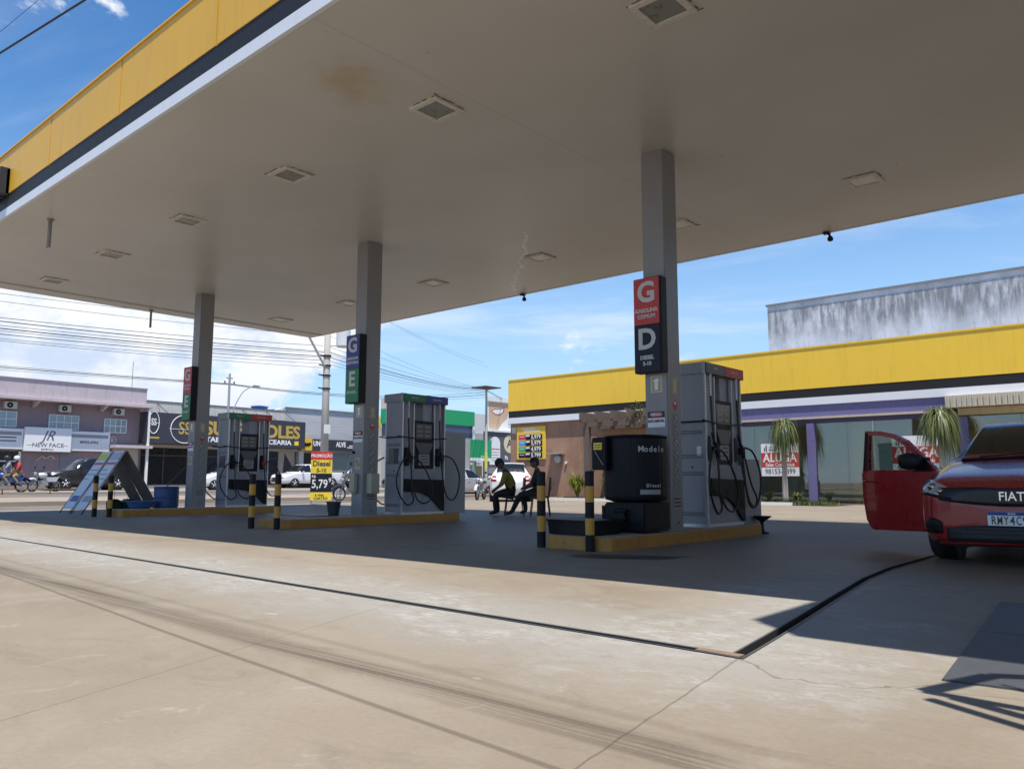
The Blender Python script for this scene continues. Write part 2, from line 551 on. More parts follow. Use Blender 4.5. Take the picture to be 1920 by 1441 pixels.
    c = s.mix(s.m('MULTIPLY', s.m('MULTIPLY', s.ss(d, 0.05, 0.01), along), 0.22), c, (0.09, 0.072, 0.055))
    # sawn joints and shrinkage cracks
    nd2 = s.n('ShaderNodeTexNoise'); s.put(nd2.inputs['Vector'], p); nd2.inputs['Scale'].default_value = 6.0; nd2.inputs['Detail'].default_value = 4
    pj = s.v('ADD', p, s.v('SCALE', s.v('SUBTRACT', nd2.outputs['Color'], (0.5, 0.5, 0.5)), 0.022))
    pc = s.v('ADD', p, s.v('SCALE', s.v('SUBTRACT', nd2.outputs['Color'], (0.5, 0.5, 0.5)), 0.16))
    jt = None
    for (a, e, w0, src) in (((-1.70, 3.50), (-1.30, 1.2), 0.0032, pj), ((-3.05, 0.75), (-4.15, 3.5), 0.0025, pj), ((-8.0, 1.0), (-9.0, 3.6), 0.004, pj),
                            ((-1.69, 3.5), (-1.42, 3.25), 0.006, pc), ((-1.42, 3.25), (-1.1, 3.35), 0.004, pc), ((-1.1, 3.35), (-0.85, 3.6), 0.004, pc), ((-1.05, 3.4), (-0.6, 3.55), 0.003, pc),
                            ((-5.2, 6.6), (-3.0, 15.6), 0.006, pj), ((-9.2, 6.0), (-9.2, 24.0), 0.01, pj), ((-15.8, 6.0), (-15.8, 24.0), 0.012, pj), ((-22, 12.1), (-1, 12.1), 0.008, pj), ((-22, 17.4), (12, 17.4), 0.012, pj), ((-22, 22.4), (12, 22.4), 0.012, pj), ((-3, 16.0), (-3, 26), 0.01, pj)):
        q = s.ss(s.segdist(src, a, e), w0 * 1.9, w0 * 0.7)
        jt = q if jt is None else s.m('MAXIMUM', jt, q)
    c = s.mix(s.m('MULTIPLY', jt, 0.42), c, (0.05, 0.038, 0.03))
    # grit
    g = s.ss(s.noise(p, 16.0, 2, 0.5), 0.77, 0.80)
    c = s.mix(s.m('MULTIPLY', g, 0.65), c, (0.10, 0.08, 0.06))
    f2 = s.n('ShaderNodeVectorMath', operation='SCALE'); s.put(f2.inputs[0], c); s.put(f2.inputs[3], s.m('MULTIPLY_ADD', fine, 0.30, 0.75))
    s.put(b.inputs['Base Color'], f2.outputs[0])
    s.put(b.inputs['Roughness'], s.m('SUBTRACT', 0.78, s.m('MULTIPLY', inside, 0.24)))
    b.inputs['Specular IOR Level'].default_value = 0.35
    bp = s.n('ShaderNodeBump'); bp.inputs['Strength'].default_value = 0.35; bp.inputs['Distance'].default_value = 0.006
    h = s.m('SUBTRACT', s.m('ADD', fine, s.m('MULTIPLY', mid, 1.2)), s.m('MULTIPLY', jt, 2.0))
    s.put(bp.inputs['Height'], h); s.put(b.inputs['Normal'], bp.outputs[0])
    return m


def road_mat(name, c0, c1, dust=0.3, rough=0.85):
    m, s, b = new_mat(name)
    p = s.n('ShaderNodeNewGeometry').outputs['Position']
    c = s.mix(s.ss(s.noise(p, 0.4, 6, 0.6), 0.3, 0.7), c0, c1)
    st = s.noise(s.v('MULTIPLY', p, (1.2, 0.12, 1)), 1.0, 5, 0.6)
    c = s.mix(s.m('MULTIPLY', s.ss(st, 0.45, 0.7), dust), c, (0.36, 0.22, 0.13))
    c = s.mix(s.m('MULTIPLY', s.ss(s.noise(p, 30, 3), 0.4, 0.7), 0.3), c, (0.1, 0.09, 0.08))
    s.put(b.inputs['Base Color'], c)
    b.inputs['Roughness'].default_value = rough
    bp = s.n('ShaderNodeBump'); bp.inputs['Strength'].default_value = 0.3; bp.inputs['Distance'].default_value = 0.01
    s.put(bp.inputs['Height'], s.noise(p, 40, 3)); s.put(b.inputs['Normal'], bp.outputs[0])
    return m


def wall_stain_mat():
    m, s, b = new_mat('weathered_render')
    tc = s.n('ShaderNodeTexCoord').outputs['Object']
    x, y, z = s.sep(tc)
    base = s.mix(s.ss(s.noise(tc, 0.8, 6), 0.35, 0.65), (0.46, 0.47, 0.50), (0.62, 0.63, 0.66))
    st = s.noise(s.v('MULTIPLY', tc, (3.2, 3.2, 0.55)), 1.0, 8, 0.72)
    st2 = s.noise(s.v('MULTIPLY', tc, (0.9, 0.9, 0.25)), 1.0, 5, 0.6)
    top = s.ss(s.m('ADD', z, s.m('MULTIPLY', s.m('SUBTRACT', st2, 0.5), 3.2)), 7.0, 8.3)
    cap = s.ss(s.m('ADD', z, s.m('MULTIPLY', st, 0.5)), 9.08, 9.2)
    k = s.m('MULTIPLY', s.m('MULTIPLY', top, s.ss(st, 0.36, 0.58)), s.m('SUBTRACT', 1.0, cap))
    k2 = s.m('MULTIPLY', s.ss(st, 0.50, 0.68), 0.42)
    base = s.mix(s.m('MAXIMUM', s.m('MULTIPLY', k, 0.80), k2), base, (0.12, 0.122, 0.13))
    s.put(b.inputs['Base Color'], base)
    b.inputs['Roughness'].default_value = 0.85
    bp = s.n('ShaderNodeBump'); bp.inputs['Strength'].default_value = 0.2
    s.put(bp.inputs['Height'], s.noise(tc, 20, 4)); s.put(b.inputs['Normal'], bp.outputs[0])
    return m


def corrugated_mat(name, rgb, axis='y', freq=30.0, dirt=0.3):
    m, s, b = new_mat(name)
    tc = s.n('ShaderNodeTexCoord').outputs['Object']
    v = s.sep(tc)['xyz'.index(axis)]
    c = s.mix(s.m('MULTIPLY', s.ss(s.noise(s.v('MULTIPLY', tc, (1, 1, 4)), 0.5, 5), 0.4, 0.75), dirt), rgb, tuple(k * 0.55 for k in rgb))
    s.put(b.inputs['Base Color'], c)
    b.inputs['Roughness'].default_value = 0.5
    bp = s.n('ShaderNodeBump'); bp.inputs['Strength'].default_value = 0.07; bp.inputs['Distance'].default_value = 0.02
    s.put(bp.inputs['Height'], s.m('SINE', s.m('MULTIPLY', v, freq))); s.put(b.inputs['Normal'], bp.outputs[0])
    return m


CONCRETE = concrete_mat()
ASPHALT = road_mat('asphalt', (0.10, 0.095, 0.09), (0.16, 0.145, 0.13), 0.45)
MEDIAN = road_mat('median_paving', (0.30, 0.25, 0.19), (0.36, 0.30, 0.24), 0.35)
PAVING = road_mat('pavement_concrete', (0.25, 0.22, 0.185), (0.30, 0.265, 0.225), 0.35)
EARTH = road_mat('dry_earth', (0.22, 0.15, 0.10), (0.27, 0.20, 0.14), 0.4)


# ------------------------------------------------------------------ ground
def sheet(name, mat, rows, y0, y1, kind='structure'):
    """rows: list of (x, z) from west to east; one strip of quads"""
    vs = []; fs = []
    for x, z in rows:
        vs += [(x, y0, z), (x, y1, z)]
    for i in range(len(rows) - 1):
        fs.append((2 * i, 2 * i + 2, 2 * i + 3, 2 * i + 1))
    me = bpy.data.meshes.new(name); me.from_pydata(vs, [], fs)
    o = link(name, me, mat)
    return tag(o, kind=kind)


sheet('ground', EARTH, [(-1500, 0.36), (-62, 0.36), (-27, -0.09), (1500, -0.09)], -1500, 1500)
# forecourt: two concrete sheets with the drainage channel left open between them
HW = 0.028
dp = [(-25.0, 4.05), (-1.72, 3.53), (-1.80, 4.10), (-2.02, 5.5), (-2.25, 7.0), (-2.34, 8.0), (-2.37, 9.5), (-2.40, 17.0)]


def offset_path(pts, d):
    out = []
    for i, p in enumerate(pts):
        if i in (0, len(pts) - 1):
            out.append(p); continue
        a = Vector(pts[i]) - Vector(pts[i - 1]); b = Vector(pts[i + 1]) - Vector(pts[i])
        a.normalize(); b.normalize()
        na = Vector((-a.y, a.x)); nb = Vector((-b.y, b.x))
        n = (na + nb).normalized()
        k = d / max(0.35, n.dot(na))
        out.append((p[0] + n.x * k, p[1] + n.y * k))
    return out


inner = offset_path(dp, HW)
outer = offset_path(dp, -HW)
XW, XE, YS, YN = -25.0, 60.0, -40.0, 70.0
fm = MB()
fm.add([(x, y, 0) for x, y in [(XW, YN)] + inner + [(-2.40, YN)]], [tuple(range(len(inner) + 2))])
fm.add([(x, y, 0) for x, y in [(XW, YS), (XE, YS), (XE, YN), (-2.40, YN)] + outer[::-1]], [tuple(range(len(outer) + 4))])
me = bpy.data.meshes.new('forecourt'); me.from_pydata(fm.v, [], fm.f)
bm = bmesh.new(); bm.from_mesh(me); bmesh.ops.triangulate(bm, faces=bm.faces)
for f in bm.faces:
    if f.normal.z < 0: f.normal_flip()
bm.to_mesh(me); bm.free()
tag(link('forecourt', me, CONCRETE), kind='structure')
ch = MB()
CH_MAT = M('channel_dark', (0.03, 0.03, 0.032), 0.6, var=0.4, scale=6)
for i in range(len(dp) - 1):
    a0, a1, b0, b1 = inner[i], inner[i + 1], outer[i], outer[i + 1]
    ch.quad((*b0, -0.045), (*b1, -0.045), (*a1, -0.045), (*a0, -0.045))
    ch.quad((*a0, -0.045), (*a1, -0.045), (*a1, 0.004), (*a0, 0.004))
    ch.quad((*b1, -0.045), (*b0, -0.045), (*b0, 0.004), (*b1, 0.004))
o = ch.build('drain_channel', CH_MAT)
tag(o, 'narrow dark drainage channel bending across the pale concrete forecourt', 'drain')
edge = MB()
for side, sg in ((inner, 1), (outer, -1)):
    out = offset_path(dp, (HW + 0.012) * sg)
    for i in range(len(dp) - 1):
        edge.quad((*side[i], 0.005), (*side[i + 1], 0.005), (*out[i + 1], 0.005), (*out[i], 0.005))
edge.build('channel_lip', M('channel_lip', (0.10, 0.10, 0.10), 0.5, metal=0.3, var=0.3, scale=8), o)
MB().prism([(-1.93, 3.515), (-1.70, 3.50), (-1.70, 3.56), (-1.93, 3.568)], 'z', -0.03, 0.008).build('rusty_corner_piece', M('rusty_steel', (0.22, 0.15, 0.10), 0.7, var=0.3, scale=20), o)

sheet('road', ASPHALT, [(-28.6, -0.02 + gz(-28.6)), (-25.0, -0.02)], -150, 260)
med = MB()
for a, b in ((-33.0, -28.6),):
    za, zb = gz(a) + 0.12, gz(b) + 0.12
    med.add([(a, -150, za), (b, -150, zb), (b, 260, zb), (a, 260, za), (a, -150, za - .2), (b, -150, zb - .2), (b, 260, zb - .2), (a, 260, za - .2)],
            [(0, 1, 2, 3), (4, 5, 1, 0), (5, 6, 2, 1), (6, 7, 3, 2), (7, 4, 0, 3)])
tag(med.build('median', MEDIAN), kind='structure')
sheet('carriageway', ASPHALT, [(-42.0, gz(-42) - 0.005), (-33.0, gz(-33) - 0.005)], -150, 260)
pv = MB()
pv.add([(-50, -150, gz(-50) + .06), (-42, -150, gz(-42) + .06), (-42, 260, gz(-42) + .06), (-50, 260, gz(-50) + .06),
        (-42, -150, gz(-42) - .1), (-42, 260, gz(-42) - .1)], [(0, 1, 2, 3), (4, 5, 2, 1)])
tag(pv.build('pavement', PAVING), kind='structure')
tag(MB().box(-62, -50, -150, 260, 0.1, 0.50).build('pavement', PAVING), kind='structure')

# dark steel covers set in the forecourt
SLABMAT = M('dark_plate', (0.06, 0.063, 0.07), 0.55, var=0.25, scale=6, bump=0.35, bscale=90)
cv = thing('tank_cover', 'dark grey chequered steel cover plates let into the sunny concrete', 'cover plate', (-0.90, 3.66, 0))
cv.rotation_euler = (0, 0, R(5.5))
for i, (a, b) in enumerate(((0.0, 1.30), (1.304, 2.62))):
    box('plate', SLABMAT, cv, 0.0, 1.3, a, b, -0.005, 0.008, 0.004)
    box('plate', SLABMAT, cv, 1.304, 2.6, a, b, -0.005, 0.008, 0.004)
    MB().tube([(0.32, a + 0.7, 0.010), (0.38, a + 0.78, 0.010)], 0.012, 6).build('lifting_slot', BLACK, cv)

# ------------------------------------------------------------------ the canopy
HC = 5.537
Y1, Y2, X1 = 4.37, 15.0, -22.1
XR = 26.0  # unseen east end, lengthened to keep the ground below in shade
SOFFIT = soffit_mat()
can = thing('canopy', 'big flat forecourt canopy with yellow, black and white edge over the pumps', 'canopy', (0, 0, 0))
NX = -0.33
XSHADE, YSHADE = 3.2, -5.0  # unseen southern arm, added to shade the ground and darken the soffit
plan = [(X1, Y1), (NX, Y1), (NX, 3.08), (XSHADE, 3.08), (XSHADE, YSHADE), (XR, YSHADE), (XR, Y2), (X1, Y2)]
MB().prism(plan, 'z', HC, HC + 0.05).build('soffit', SOFFIT, can)
box('soffit_step', SOFFIT, can, X1 + 0.02, X1 + 0.62, Y1 + .1, Y2 - .02, HC - 0.03, HC - 0.001)
box('roof_deck', GALV, can, X1 + .05, XR - .05, Y1 + .05, Y2 - .05, HC + 0.9, HC + 0.95)
box('roof_deck', GALV, can, XSHADE + .05, XR - .05, YSHADE + .05, Y1 + .04, HC + 0.9, HC + 0.95)
ZW, ZB, ZY = HC + 0.145, HC + 0.40, 6.76


def edge_run(p0, p1, nrm):
    """white strip, black strip and yellow panels along one canopy edge"""
    (xa, ya), (xb, yb) = p0, p1
    L = math.hypot(xb - xa, yb - ya)
    n = max(1, round(L / 2.9))
    nx, ny = nrm
    def bx(name, mat, ta, tb, z0, z1, th):
        ax, ay = xa + (xb - xa) * ta, ya + (yb - ya) * ta
        bx_, by_ = xa + (xb - xa) * tb, ya + (yb - ya) * tb
        x0, x1 = min(ax, bx_, ax + nx * th, bx_ + nx * th), max(ax, bx_, ax + nx * th, bx_ + nx * th)
        y0, y1 = min(ay, by_, ay + ny * th, by_ + ny * th), max(ay, by_, ay + ny * th, by_ + ny * th)
        box(name, mat, can, x0, x1, y0, y1, z0, z1)
    bx('white_band', WHITEBAND, 0, 1, HC - 0.012, ZW, 0.050)
    bx('black_band', BLACKBAND, 0, 1, ZW, ZB, 0.045)
    for i in range(n):
        g = 0.0009
        bx('fascia_panel', YELLOW, i / n + g, (i + 1) / n - g, ZB + 0.002, ZY, 0.055)
    bx('cap_strip', YELLOW, 0, 1, ZY + .002, ZY + 0.03, 0.075)


edge_run((X1, Y1), (NX, Y1), (0, -1))
edge_run((NX, 3.08), (XSHADE, 3.08), (0, -1))
edge_run((XSHADE, YSHADE), (XR, YSHADE), (0, -1))
edge_run((XSHADE, YSHADE), (XSHADE, 3.02), (-1, 0))
edge_run((NX, 3.08), (NX, Y1 - .06), (-1, 0))
edge_run((X1, Y1 - .05), (X1, Y2 + .05), (-1, 0))
edge_run((X1, Y2), (XR, Y2), (0, 1))
# raised black letter at the street end of the fascia, with rust runs below it
let = thing('fascia_letter', 'raised black letter fixed on the yellow canopy edge', 'letter', (-16.62, Y1 - 0.055, 0))
for k in range(4):
    xa = k * 0.20
    box('letter_stroke', M('letter_black', (0.03, 0.033, 0.045), 0.35, var=0.1), let, xa, xa + 0.135, -0.16, -0.002, 5.90, 6.40, 0.008)
box('letter_back', BLACK, let, 0.0, 0.735, -0.05, -0.003, 5.92, 6.38)
for k in range(4):
    xa = 0.05 + k * 0.2
    MB().box(xa, xa + 0.05, -0.006, -0.002, 5.945, 6.0).build('rust_run', RUST, can).location = (-16.62, Y1 - 0.055, 0)
for xa, h in ((-16.55, .22), (-16.36, .16), (-16.15, .25), (-15.98, .12)):
    box('rust_run', RUST, can, xa, xa + 0.03, Y1 - 0.058, Y1 - 0.054, 5.95, 5.95 + h)

# recessed lamps under the canopy
LAMPFRAME = M('lamp_frame', (0.70, 0.66, 0.58), 0.5, var=0.12, scale=10, dirt=0.3)
LAMPRIM = M('lamp_dirt_rim', (0.16, 0.13, 0.09), 0.8, var=0.4, scale=20)


def lens_mat():
    m, s, b = new_mat('lamp_lens')
    tc = s.n('ShaderNodeTexCoord').outputs['Object']
    x, y, z = s.sep(tc)
    gx = s.m('ABSOLUTE', s.m('SUBTRACT', s.m('FRACT', s.m('MULTIPLY', x, 42)), 0.5))
    gy = s.m('ABSOLUTE', s.m('SUBTRACT', s.m('FRACT', s.m('MULTIPLY', y, 42)), 0.5))
    g = s.ss(s.m('MAXIMUM', gx, gy), 0.34, 0.48)
    c = s.mix(g, (0.23, 0.25, 0.21), (0.30, 0.31, 0.27))
    c = s.mix(s.m('MULTIPLY', s.ss(s.noise(tc, 7, 5), 0.52, 0.7), 0.7), c, (0.12, 0.10, 0.06))
    s.put(b.inputs['Base Color'], c)
    b.inputs['Roughness'].default_value = 0.18
    bp = s.n('ShaderNodeBump'); bp.inputs['Strength'].default_value = 0.5
    s.put(bp.inputs['Height'], g); s.put(b.inputs['Normal'], bp.outputs[0])
    return m


LENS = lens_mat()
lamp0 = thing('canopy_lamp', '-', 'lamp', (0, 0, HC))
fr = MB()
a, bb = 0.25, 0.185
for x0, x1, y0, y1 in ((-a, a, -a, -bb), (-a, a, bb, a), (-a, -bb, -bb, bb), (bb, a, -bb, bb)):
    fr.box(x0, x1, y0, y1, -0.03, -0.001)
fr.build('lamp_frame', LAMPFRAME, lamp0)
MB().box(-bb, bb, -bb, bb, -0.014, -0.003).build('lamp_lens', LENS, lamp0)
gr = MB()
for k in range(26):
    t = rnd.uniform(-0.27, 0.27); sd_ = rnd.choice((0, 1, 2, 3)); l = rnd.uniform(0.02, 0.11); w = rnd.uniform(0.006, 0.016); e = 0.253 + rnd.uniform(0, 0.012)
    q = (t, t + l, e, e + w) if sd_ == 0 else (t, t + l, -e - w, -e) if sd_ == 1 else (e, e + w, t, t + l) if sd_ == 2 else (-e - w, -e, t, t + l)
    gr.box(*q, -0.006, -0.0015)
tag(gr.build('dirt_crust', LAMPRIM, lamp0), kind='stuff')
LAMPX = [-3.80 - 3.309 * i for i in range(6)]
lab_front = ['square recessed lamp on the canopy underside cut by the top edge of the photo', 'square recessed lamp beside the brown damp stain on the canopy underside',
             'square recessed lamp above and left of the middle pillar, third of the front row', 'fourth square recessed lamp of the front row, above the farthest pillar',
             'fifth square recessed lamp of the front row, beside the hanging pipe', 'last square recessed lamp of the front row at the street end of the canopy']
lab_back = ['square recessed lamp with bright glass near the right edge over the red car', 'square recessed lamp half hidden behind the nearest pillar',
            'square recessed lamp beside the white crack in the canopy underside', 'fourth square recessed lamp of the back row, between crack and middle pillar',
            'square recessed lamp touching the outline of the middle pillar, in the back row', 'last square recessed lamp of the back row at the far canopy corner']
first = True
for row, yy, labs in ((0, 6.6, lab_front), (1, 12.72, lab_back)):
    for i, xx in enumerate(LAMPX):
        o = lamp0 if first else copy_tree(lamp0)
        first = False
        o.location = (xx, yy, HC)
        o.rotation_euler = (0, 0, (0, 1, 2, 3)[(i * 3 + row) % 4] * PI / 2)
        o['label'] = labs[i]; o['group'] = 'square lamps under the canopy'
        if row == 1:
            for q_ in o.children:
                if q_.name.startswith('lamp_lens'):
                    q_.material_slots[0].link = 'OBJECT'
                    q_.material_slots[0].material = M('lamp_lens_cream', (0.80, 0.77, 0.64), 0.25, var=0.2, scale=8, dirt=0.2)

# two drop pipes and two cameras
PIPE = M('pipe_grey', (0.25, 0.24, 0.23), 0.5, var=0.15, dirt=0.2)
o = MB().rod((-15.57, 4.92, HC + .01), (-15.57, 4.92, HC - 0.52), 0.035, n=12).rod((-15.57, 4.92, HC - 0.5), (-15.66, 4.92, HC - 0.51), 0.02).rod((-15.57, 4.92, HC - .001), (-15.57, 4.92, HC - 0.02), 0.06, n=14).build('drop_pipe', PIPE, smooth=False)
tag(o, 'short grey pipe hanging from the canopy underside near its front edge', 'pipe', 'pipes hanging from the canopy')
o = MB().rod((-21.75, 9.55, HC + .01), (-21.75, 9.55, HC - 0.53), 0.03, n=12).rod((-21.75, 9.55, HC - .03), (-21.75, 9.55, HC - 0.06), 0.055, n=14).build('drop_pipe', PIPE)
tag(o, 'short dark pipe hanging at the street end of the canopy against the clouds', 'pipe', 'pipes hanging from the canopy')
for x, lab in ((-5.17, 'small security camera under the canopy back edge right of the nearest pillar'), (-12.82, 'small security camera under the canopy back edge between nearest and middle pillar')):
    t = thing('security_camera', lab, 'camera', (x, Y2 - 0.02, HC - 0.012), 0, 'cameras on the canopy edge')
    MB().box(-0.09, 0.03, -0.05, 0.05, -0.03, 0).build('mount', BLACK, t)
    MB().rod((0, 0, -0.02), (0.04, -0.01, -0.10), 0.022).build('arm', BLACK, t)
    MB().lathe([(0.02, 0), (0.05, 0.015), (0.055, 0.05), (0.04, 0.09), (0.01, 0.105)], 14, (0.04, -0.02, -0.19)).build('camera_head', BLACK, t, smooth=True)


# ------------------------------------------------------------------ pillars, islands, bollards
PC = [-5.75, -12.40, -19.10]
PY = 9.74
PW = 0.18
lab_p = ['grey square canopy pillar nearest the camera, beside the black tank', 'grey square canopy pillar in the middle, with bucket at its foot', 'grey square canopy pillar farthest away, nearest the street']


def ring_sign(parent, x, y, z, face, r=0.042):
    """round pictogram: dark ring with a bar on a pale disc"""
    def P(u, v, d):
        return (x + u, y - d, z + v) if face == 'f' else (x + d, y + u, z + v)
    n = 18
    m1 = MB()
    m1.add([P(r * math.cos(2 * PI * k / n), r * math.sin(2 * PI * k / n), 0.0035) for k in range(n)], [tuple(range(n))])
    d = m1.build('pictogram', STICKER if face == 'f' else M('sticker_pale', (0.5, 0.5, 0.5), 0.5, var=0.1), parent)
    m2 = MB()
    for k in range(n):
        a0, a1 = 2 * PI * k / n, 2 * PI * (k + 1) / n
        m2.quad(P(r * math.cos(a0), r * math.sin(a0), .005), P(r * math.cos(a1), r * math.sin(a1), .005),
                P(r * .84 * math.cos(a1), r * .84 * math.sin(a1), .005), P(r * .84 * math.cos(a0), r * .84 * math.sin(a0), .005))
    w = r * 0.16
    m2.quad(P(-r * .55 - w, r * .55, .0055), P(-r * .55 + w, r * .62, .0055), P(r * .55 + w, -r * .55, .0055), P(r * .55 - w, -r * .62, .0055))
    m2.quad(P(-r * .3, -r * .35, .005), P(r * .05, -r * .35, .005), P(r * .05, r * .45, .005), P(-r * .3, r * .45, .005))
    m2.build('pictogram_print', PRINTDARK, d)


def sticker(parent, name, mat, x0, x1, y, z0, z1, face='f', d=0.003):
    """thin label on a pillar or pump face. f faces -Y at y; e faces +X where x0,x1 run along y and y is the face x"""
    if face == 'f':
        return MB().box(x0, x1, y - d, y - 0.0005, z0, z1).build(name, mat, parent)
    return MB().box(y + 0.0005, y + d, x0, x1, z0, z1).build(name, mat, parent)


for i, xc in enumerate(PC):
    t = thing('canopy_pillar', lab_p[i], 'pillar', (xc, PY, 0.15), 0, 'pillars carrying the canopy')
    box('shaft', PILLAR, t, -PW, PW, -PW, PW, 0, HC - 0.15, 0.012)
    for sx in (-PW - 0.006, PW - 0.004):
        pass
    MB().box(-PW - .012, PW + .012, -PW - .012, PW + .012, -0.004, 0.012).build('base_plate', GALV, t)
    f = -PW
    # front labels
    s1 = sticker(t, 'extinguisher_sign', STICKER, -0.085, 0.10, f, 1.88, 2.12)
    MB().box(-0.06, 0.075, f - .0052, f - .0045, 1.90, 2.10).build('sign_field', M('sign_tan', (0.45, 0.36, 0.2), .5), s1)
    MB().prism([(-.02, 1.92), (.035, 1.92), (.035, 2.03), (.06, 2.06), (.01, 2.085), (-.045, 2.05), (-.02, 2.03)], 'y', f - .008, f - .006).build('extinguisher_print', WHITE_CLEAN, s1)
    s2 = sticker(t, 'danger_sign', WHITE_CLEAN, -0.14, 0.13, f, 1.40, 1.62)
    MB().box(-.14, .13, f - .0052, f - .0045, 1.53, 1.62).build('sign_band', M('danger_dark', (.06, .03, .03), .5), s2)
    MB().prism([(-.1, 1.575), (-.06, 1.608), (.05, 1.608), (.09, 1.575), (.05, 1.542), (-.06, 1.542)], 'y', f - .0075, f - .006).build('sign_oval', RED, s2)
    text('PERIGO', 0.052, WHITE_CLEAN, s2, (-.005, f - .008, 1.575), FRONT, ext=.001, fat=.0012)
    text('INFLAMÁVEL', 0.05, PRINTDARK, s2, (-.005, f - .006, 1.485), FRONT, ext=.001, fat=.0018, sx=.92)
    if i != 1:
        s3 = sticker(t, 'no_smoking_sign', M('sticker_straw', (.5, .44, .28), .5), -0.09, 0.09, f, 0.92 + .12, 1.15 + .12)
        ring_sign(s3, 0, f - .002, 1.17, 'f', 0.072)
    else:
        s3 = sticker(t, 'no_smoking_sign', M('sticker_straw', (.5, .44, .28), .5), -0.085, 0.085, f, 0.88, 1.1)
        ring_sign(s3, 0, f - .002, 1.0, 'f', 0.072)
    # labels on the pump side
    e = PW
    s4 = sticker(t, 'extinguisher_sign', M('sign_tan', (.45, .36, .2), .5), -0.07, 0.09, e, 1.86, 2.1, 'e')
    MB().box(e + .004, e + .0055, -.02, .04, 1.89, 2.06).build('extinguisher_print', STICKER, s4)
    s5 = MB().prism([(0.01, 1.62), (.075, 1.705), (.01, 1.79), (-.055, 1.705)], 'x', e + .0005, e + .003).build('hazard_diamond', RED, t)
    MB().prism([(-.02, 1.72), (.04, 1.72), (.01, 1.765)], 'x', e + .0035, e + .005).build('hazard_print', WHITE_CLEAN, s5)
    strip = sticker(t, 'pictogram_strip', M('strip_grey', (.27, .265, .265), .5, var=.08), -0.075, 0.09, e, 0.52, 1.62, 'e', .002)
    for k in range(6):
        ring_sign(strip, e + .002, 0.008, 1.52 - k * 0.165, 'e', 0.058)
    s6 = sticker(t, 'notice', STICKGREY, -0.11, 0.14, e, 0.26, 0.46, 'e')
    for k in range(3):
        MB().box(e + .004, e + .005, -.08, .11, .41 - .05 * k, .43 - .05 * k).build('notice_line', PRINTDARK, s6)
    MB().lathe([(0.011, 0), (0.011, .012)], 10, (e, 0.03, 0.1), 'x').build('bolt_cap', BLACK, t)
    # hose reel mouth pieces on the middle pillar
    if i == 1:
        bxm = M('beige_box', (.42, .40, .30), .5)
        for sx in (-1, 1):
            q = box('beige_wall_box', bxm, t, sx * PW if sx > 0 else -PW - .002, sx * (PW + .15) if sx > 0 else -PW - .002, -.1, .1, .42, .80) if sx > 0 else box('beige_wall_box', bxm, t, -.15, .04, -PW - .09, -PW - .002, .43, .80, .02)
        MB().rod((-.12, -PW, .86 + .35), (-.12, -PW - .03, .86 + .35), 0.03).build('socket', BLACK, t)

SIGNW = 0.40
signs = [([('G', 'GASOLINA', 'COMUM', RED), ('D', 'DIESEL', 'S-10', NAVY)], 'fuel sign with red G over dark D on the nearest pillar', BLACK),
         ([('G', 'GASOLINA', 'ADITIVADA', BLUE), ('E', 'ETANOL', '', GREEN)], 'fuel sign with blue G over green E on the middle pillar', BLACK),
         ([('G', 'GASOLINA', 'COMUM', RED), ('E', 'ETANOL', '', GREEN)], 'fuel sign with red G over green E on the farthest pillar', BLACK)]
LET = M('sign_letter', (0.55, 0.56, 0.58), .5, var=.04)
for i, (rows, lab, cm) in enumerate(signs):
    t = thing('fuel_sign', lab, 'sign', (PC[i], PY - PW, 2.30), 0, 'fuel signs on the pillars')
    box('case', cm, t, -0.245, 0.20, -0.155, -0.001, 0, 1.345, 0.006)
    for k, (big, l1, l2, mt) in enumerate(rows):
        z0 = 0.675 - 0.665 * k
        pn = box('fuel_panel', mt, t, -0.235, 0.17, -0.161, -0.156, z0 + 0.005, z0 + 0.66)
        text(big, 0.40, LET, pn, (-0.035, -0.163, z0 + 0.45), FRONT, ext=.003, fat=.012)
        text(l1, 0.075, LET, pn, (-0.035, -0.163, z0 + 0.20), FRONT, ext=.002, fat=.003)
        if l2: text(l2, 0.075, LET, pn, (-0.035, -0.163, z0 + 0.115), FRONT, ext=.002, fat=.003)
box('hook', STEEL, None, PC[1] + PW, PC[1] + PW + 0.012, PY - .01, PY + .01, 2.02, 2.14).parent = None
hk = bpy.data.objects['hook']; hk.name = 'pillar_hook'
tag(hk, 'little metal hook sticking out of the middle pillar', 'hook')

IY0, IY1 = 7.68, 11.86
lab_i = ['yellow edged pump island nearest the camera, carrying the black tank', 'yellow edged pump island in the middle, with the bucket', 'yellow edged pump island farthest away, with the blue barrel']
for i, xc in enumerate([-5.76, -12.33, -18.98]):
    t = thing('pump_island', lab_i[i], 'island', (xc, 0, 0), 0, 'pump islands under the canopy')
    w, c = 0.475, 0.06
    pl = [(-w, IY0 + c), (-w + c, IY0), (w - c, IY0), (w, IY0 + c), (w, IY1 - c), (w - c, IY1), (-w + c, IY1), (-w, IY1 - c)]
    MB().prism(pl, 'z', -0.05, 0.148).build('kerb', KERBYEL, t, 0.008)
    MB().prism([(x * 0.94, IY0 + .04 if y < 9 else IY1 - .04) if abs(x) < w else (x * .94, y) for x, y in pl], 'z', 0.13, 0.152).build('island_top', KERBTOP, t)

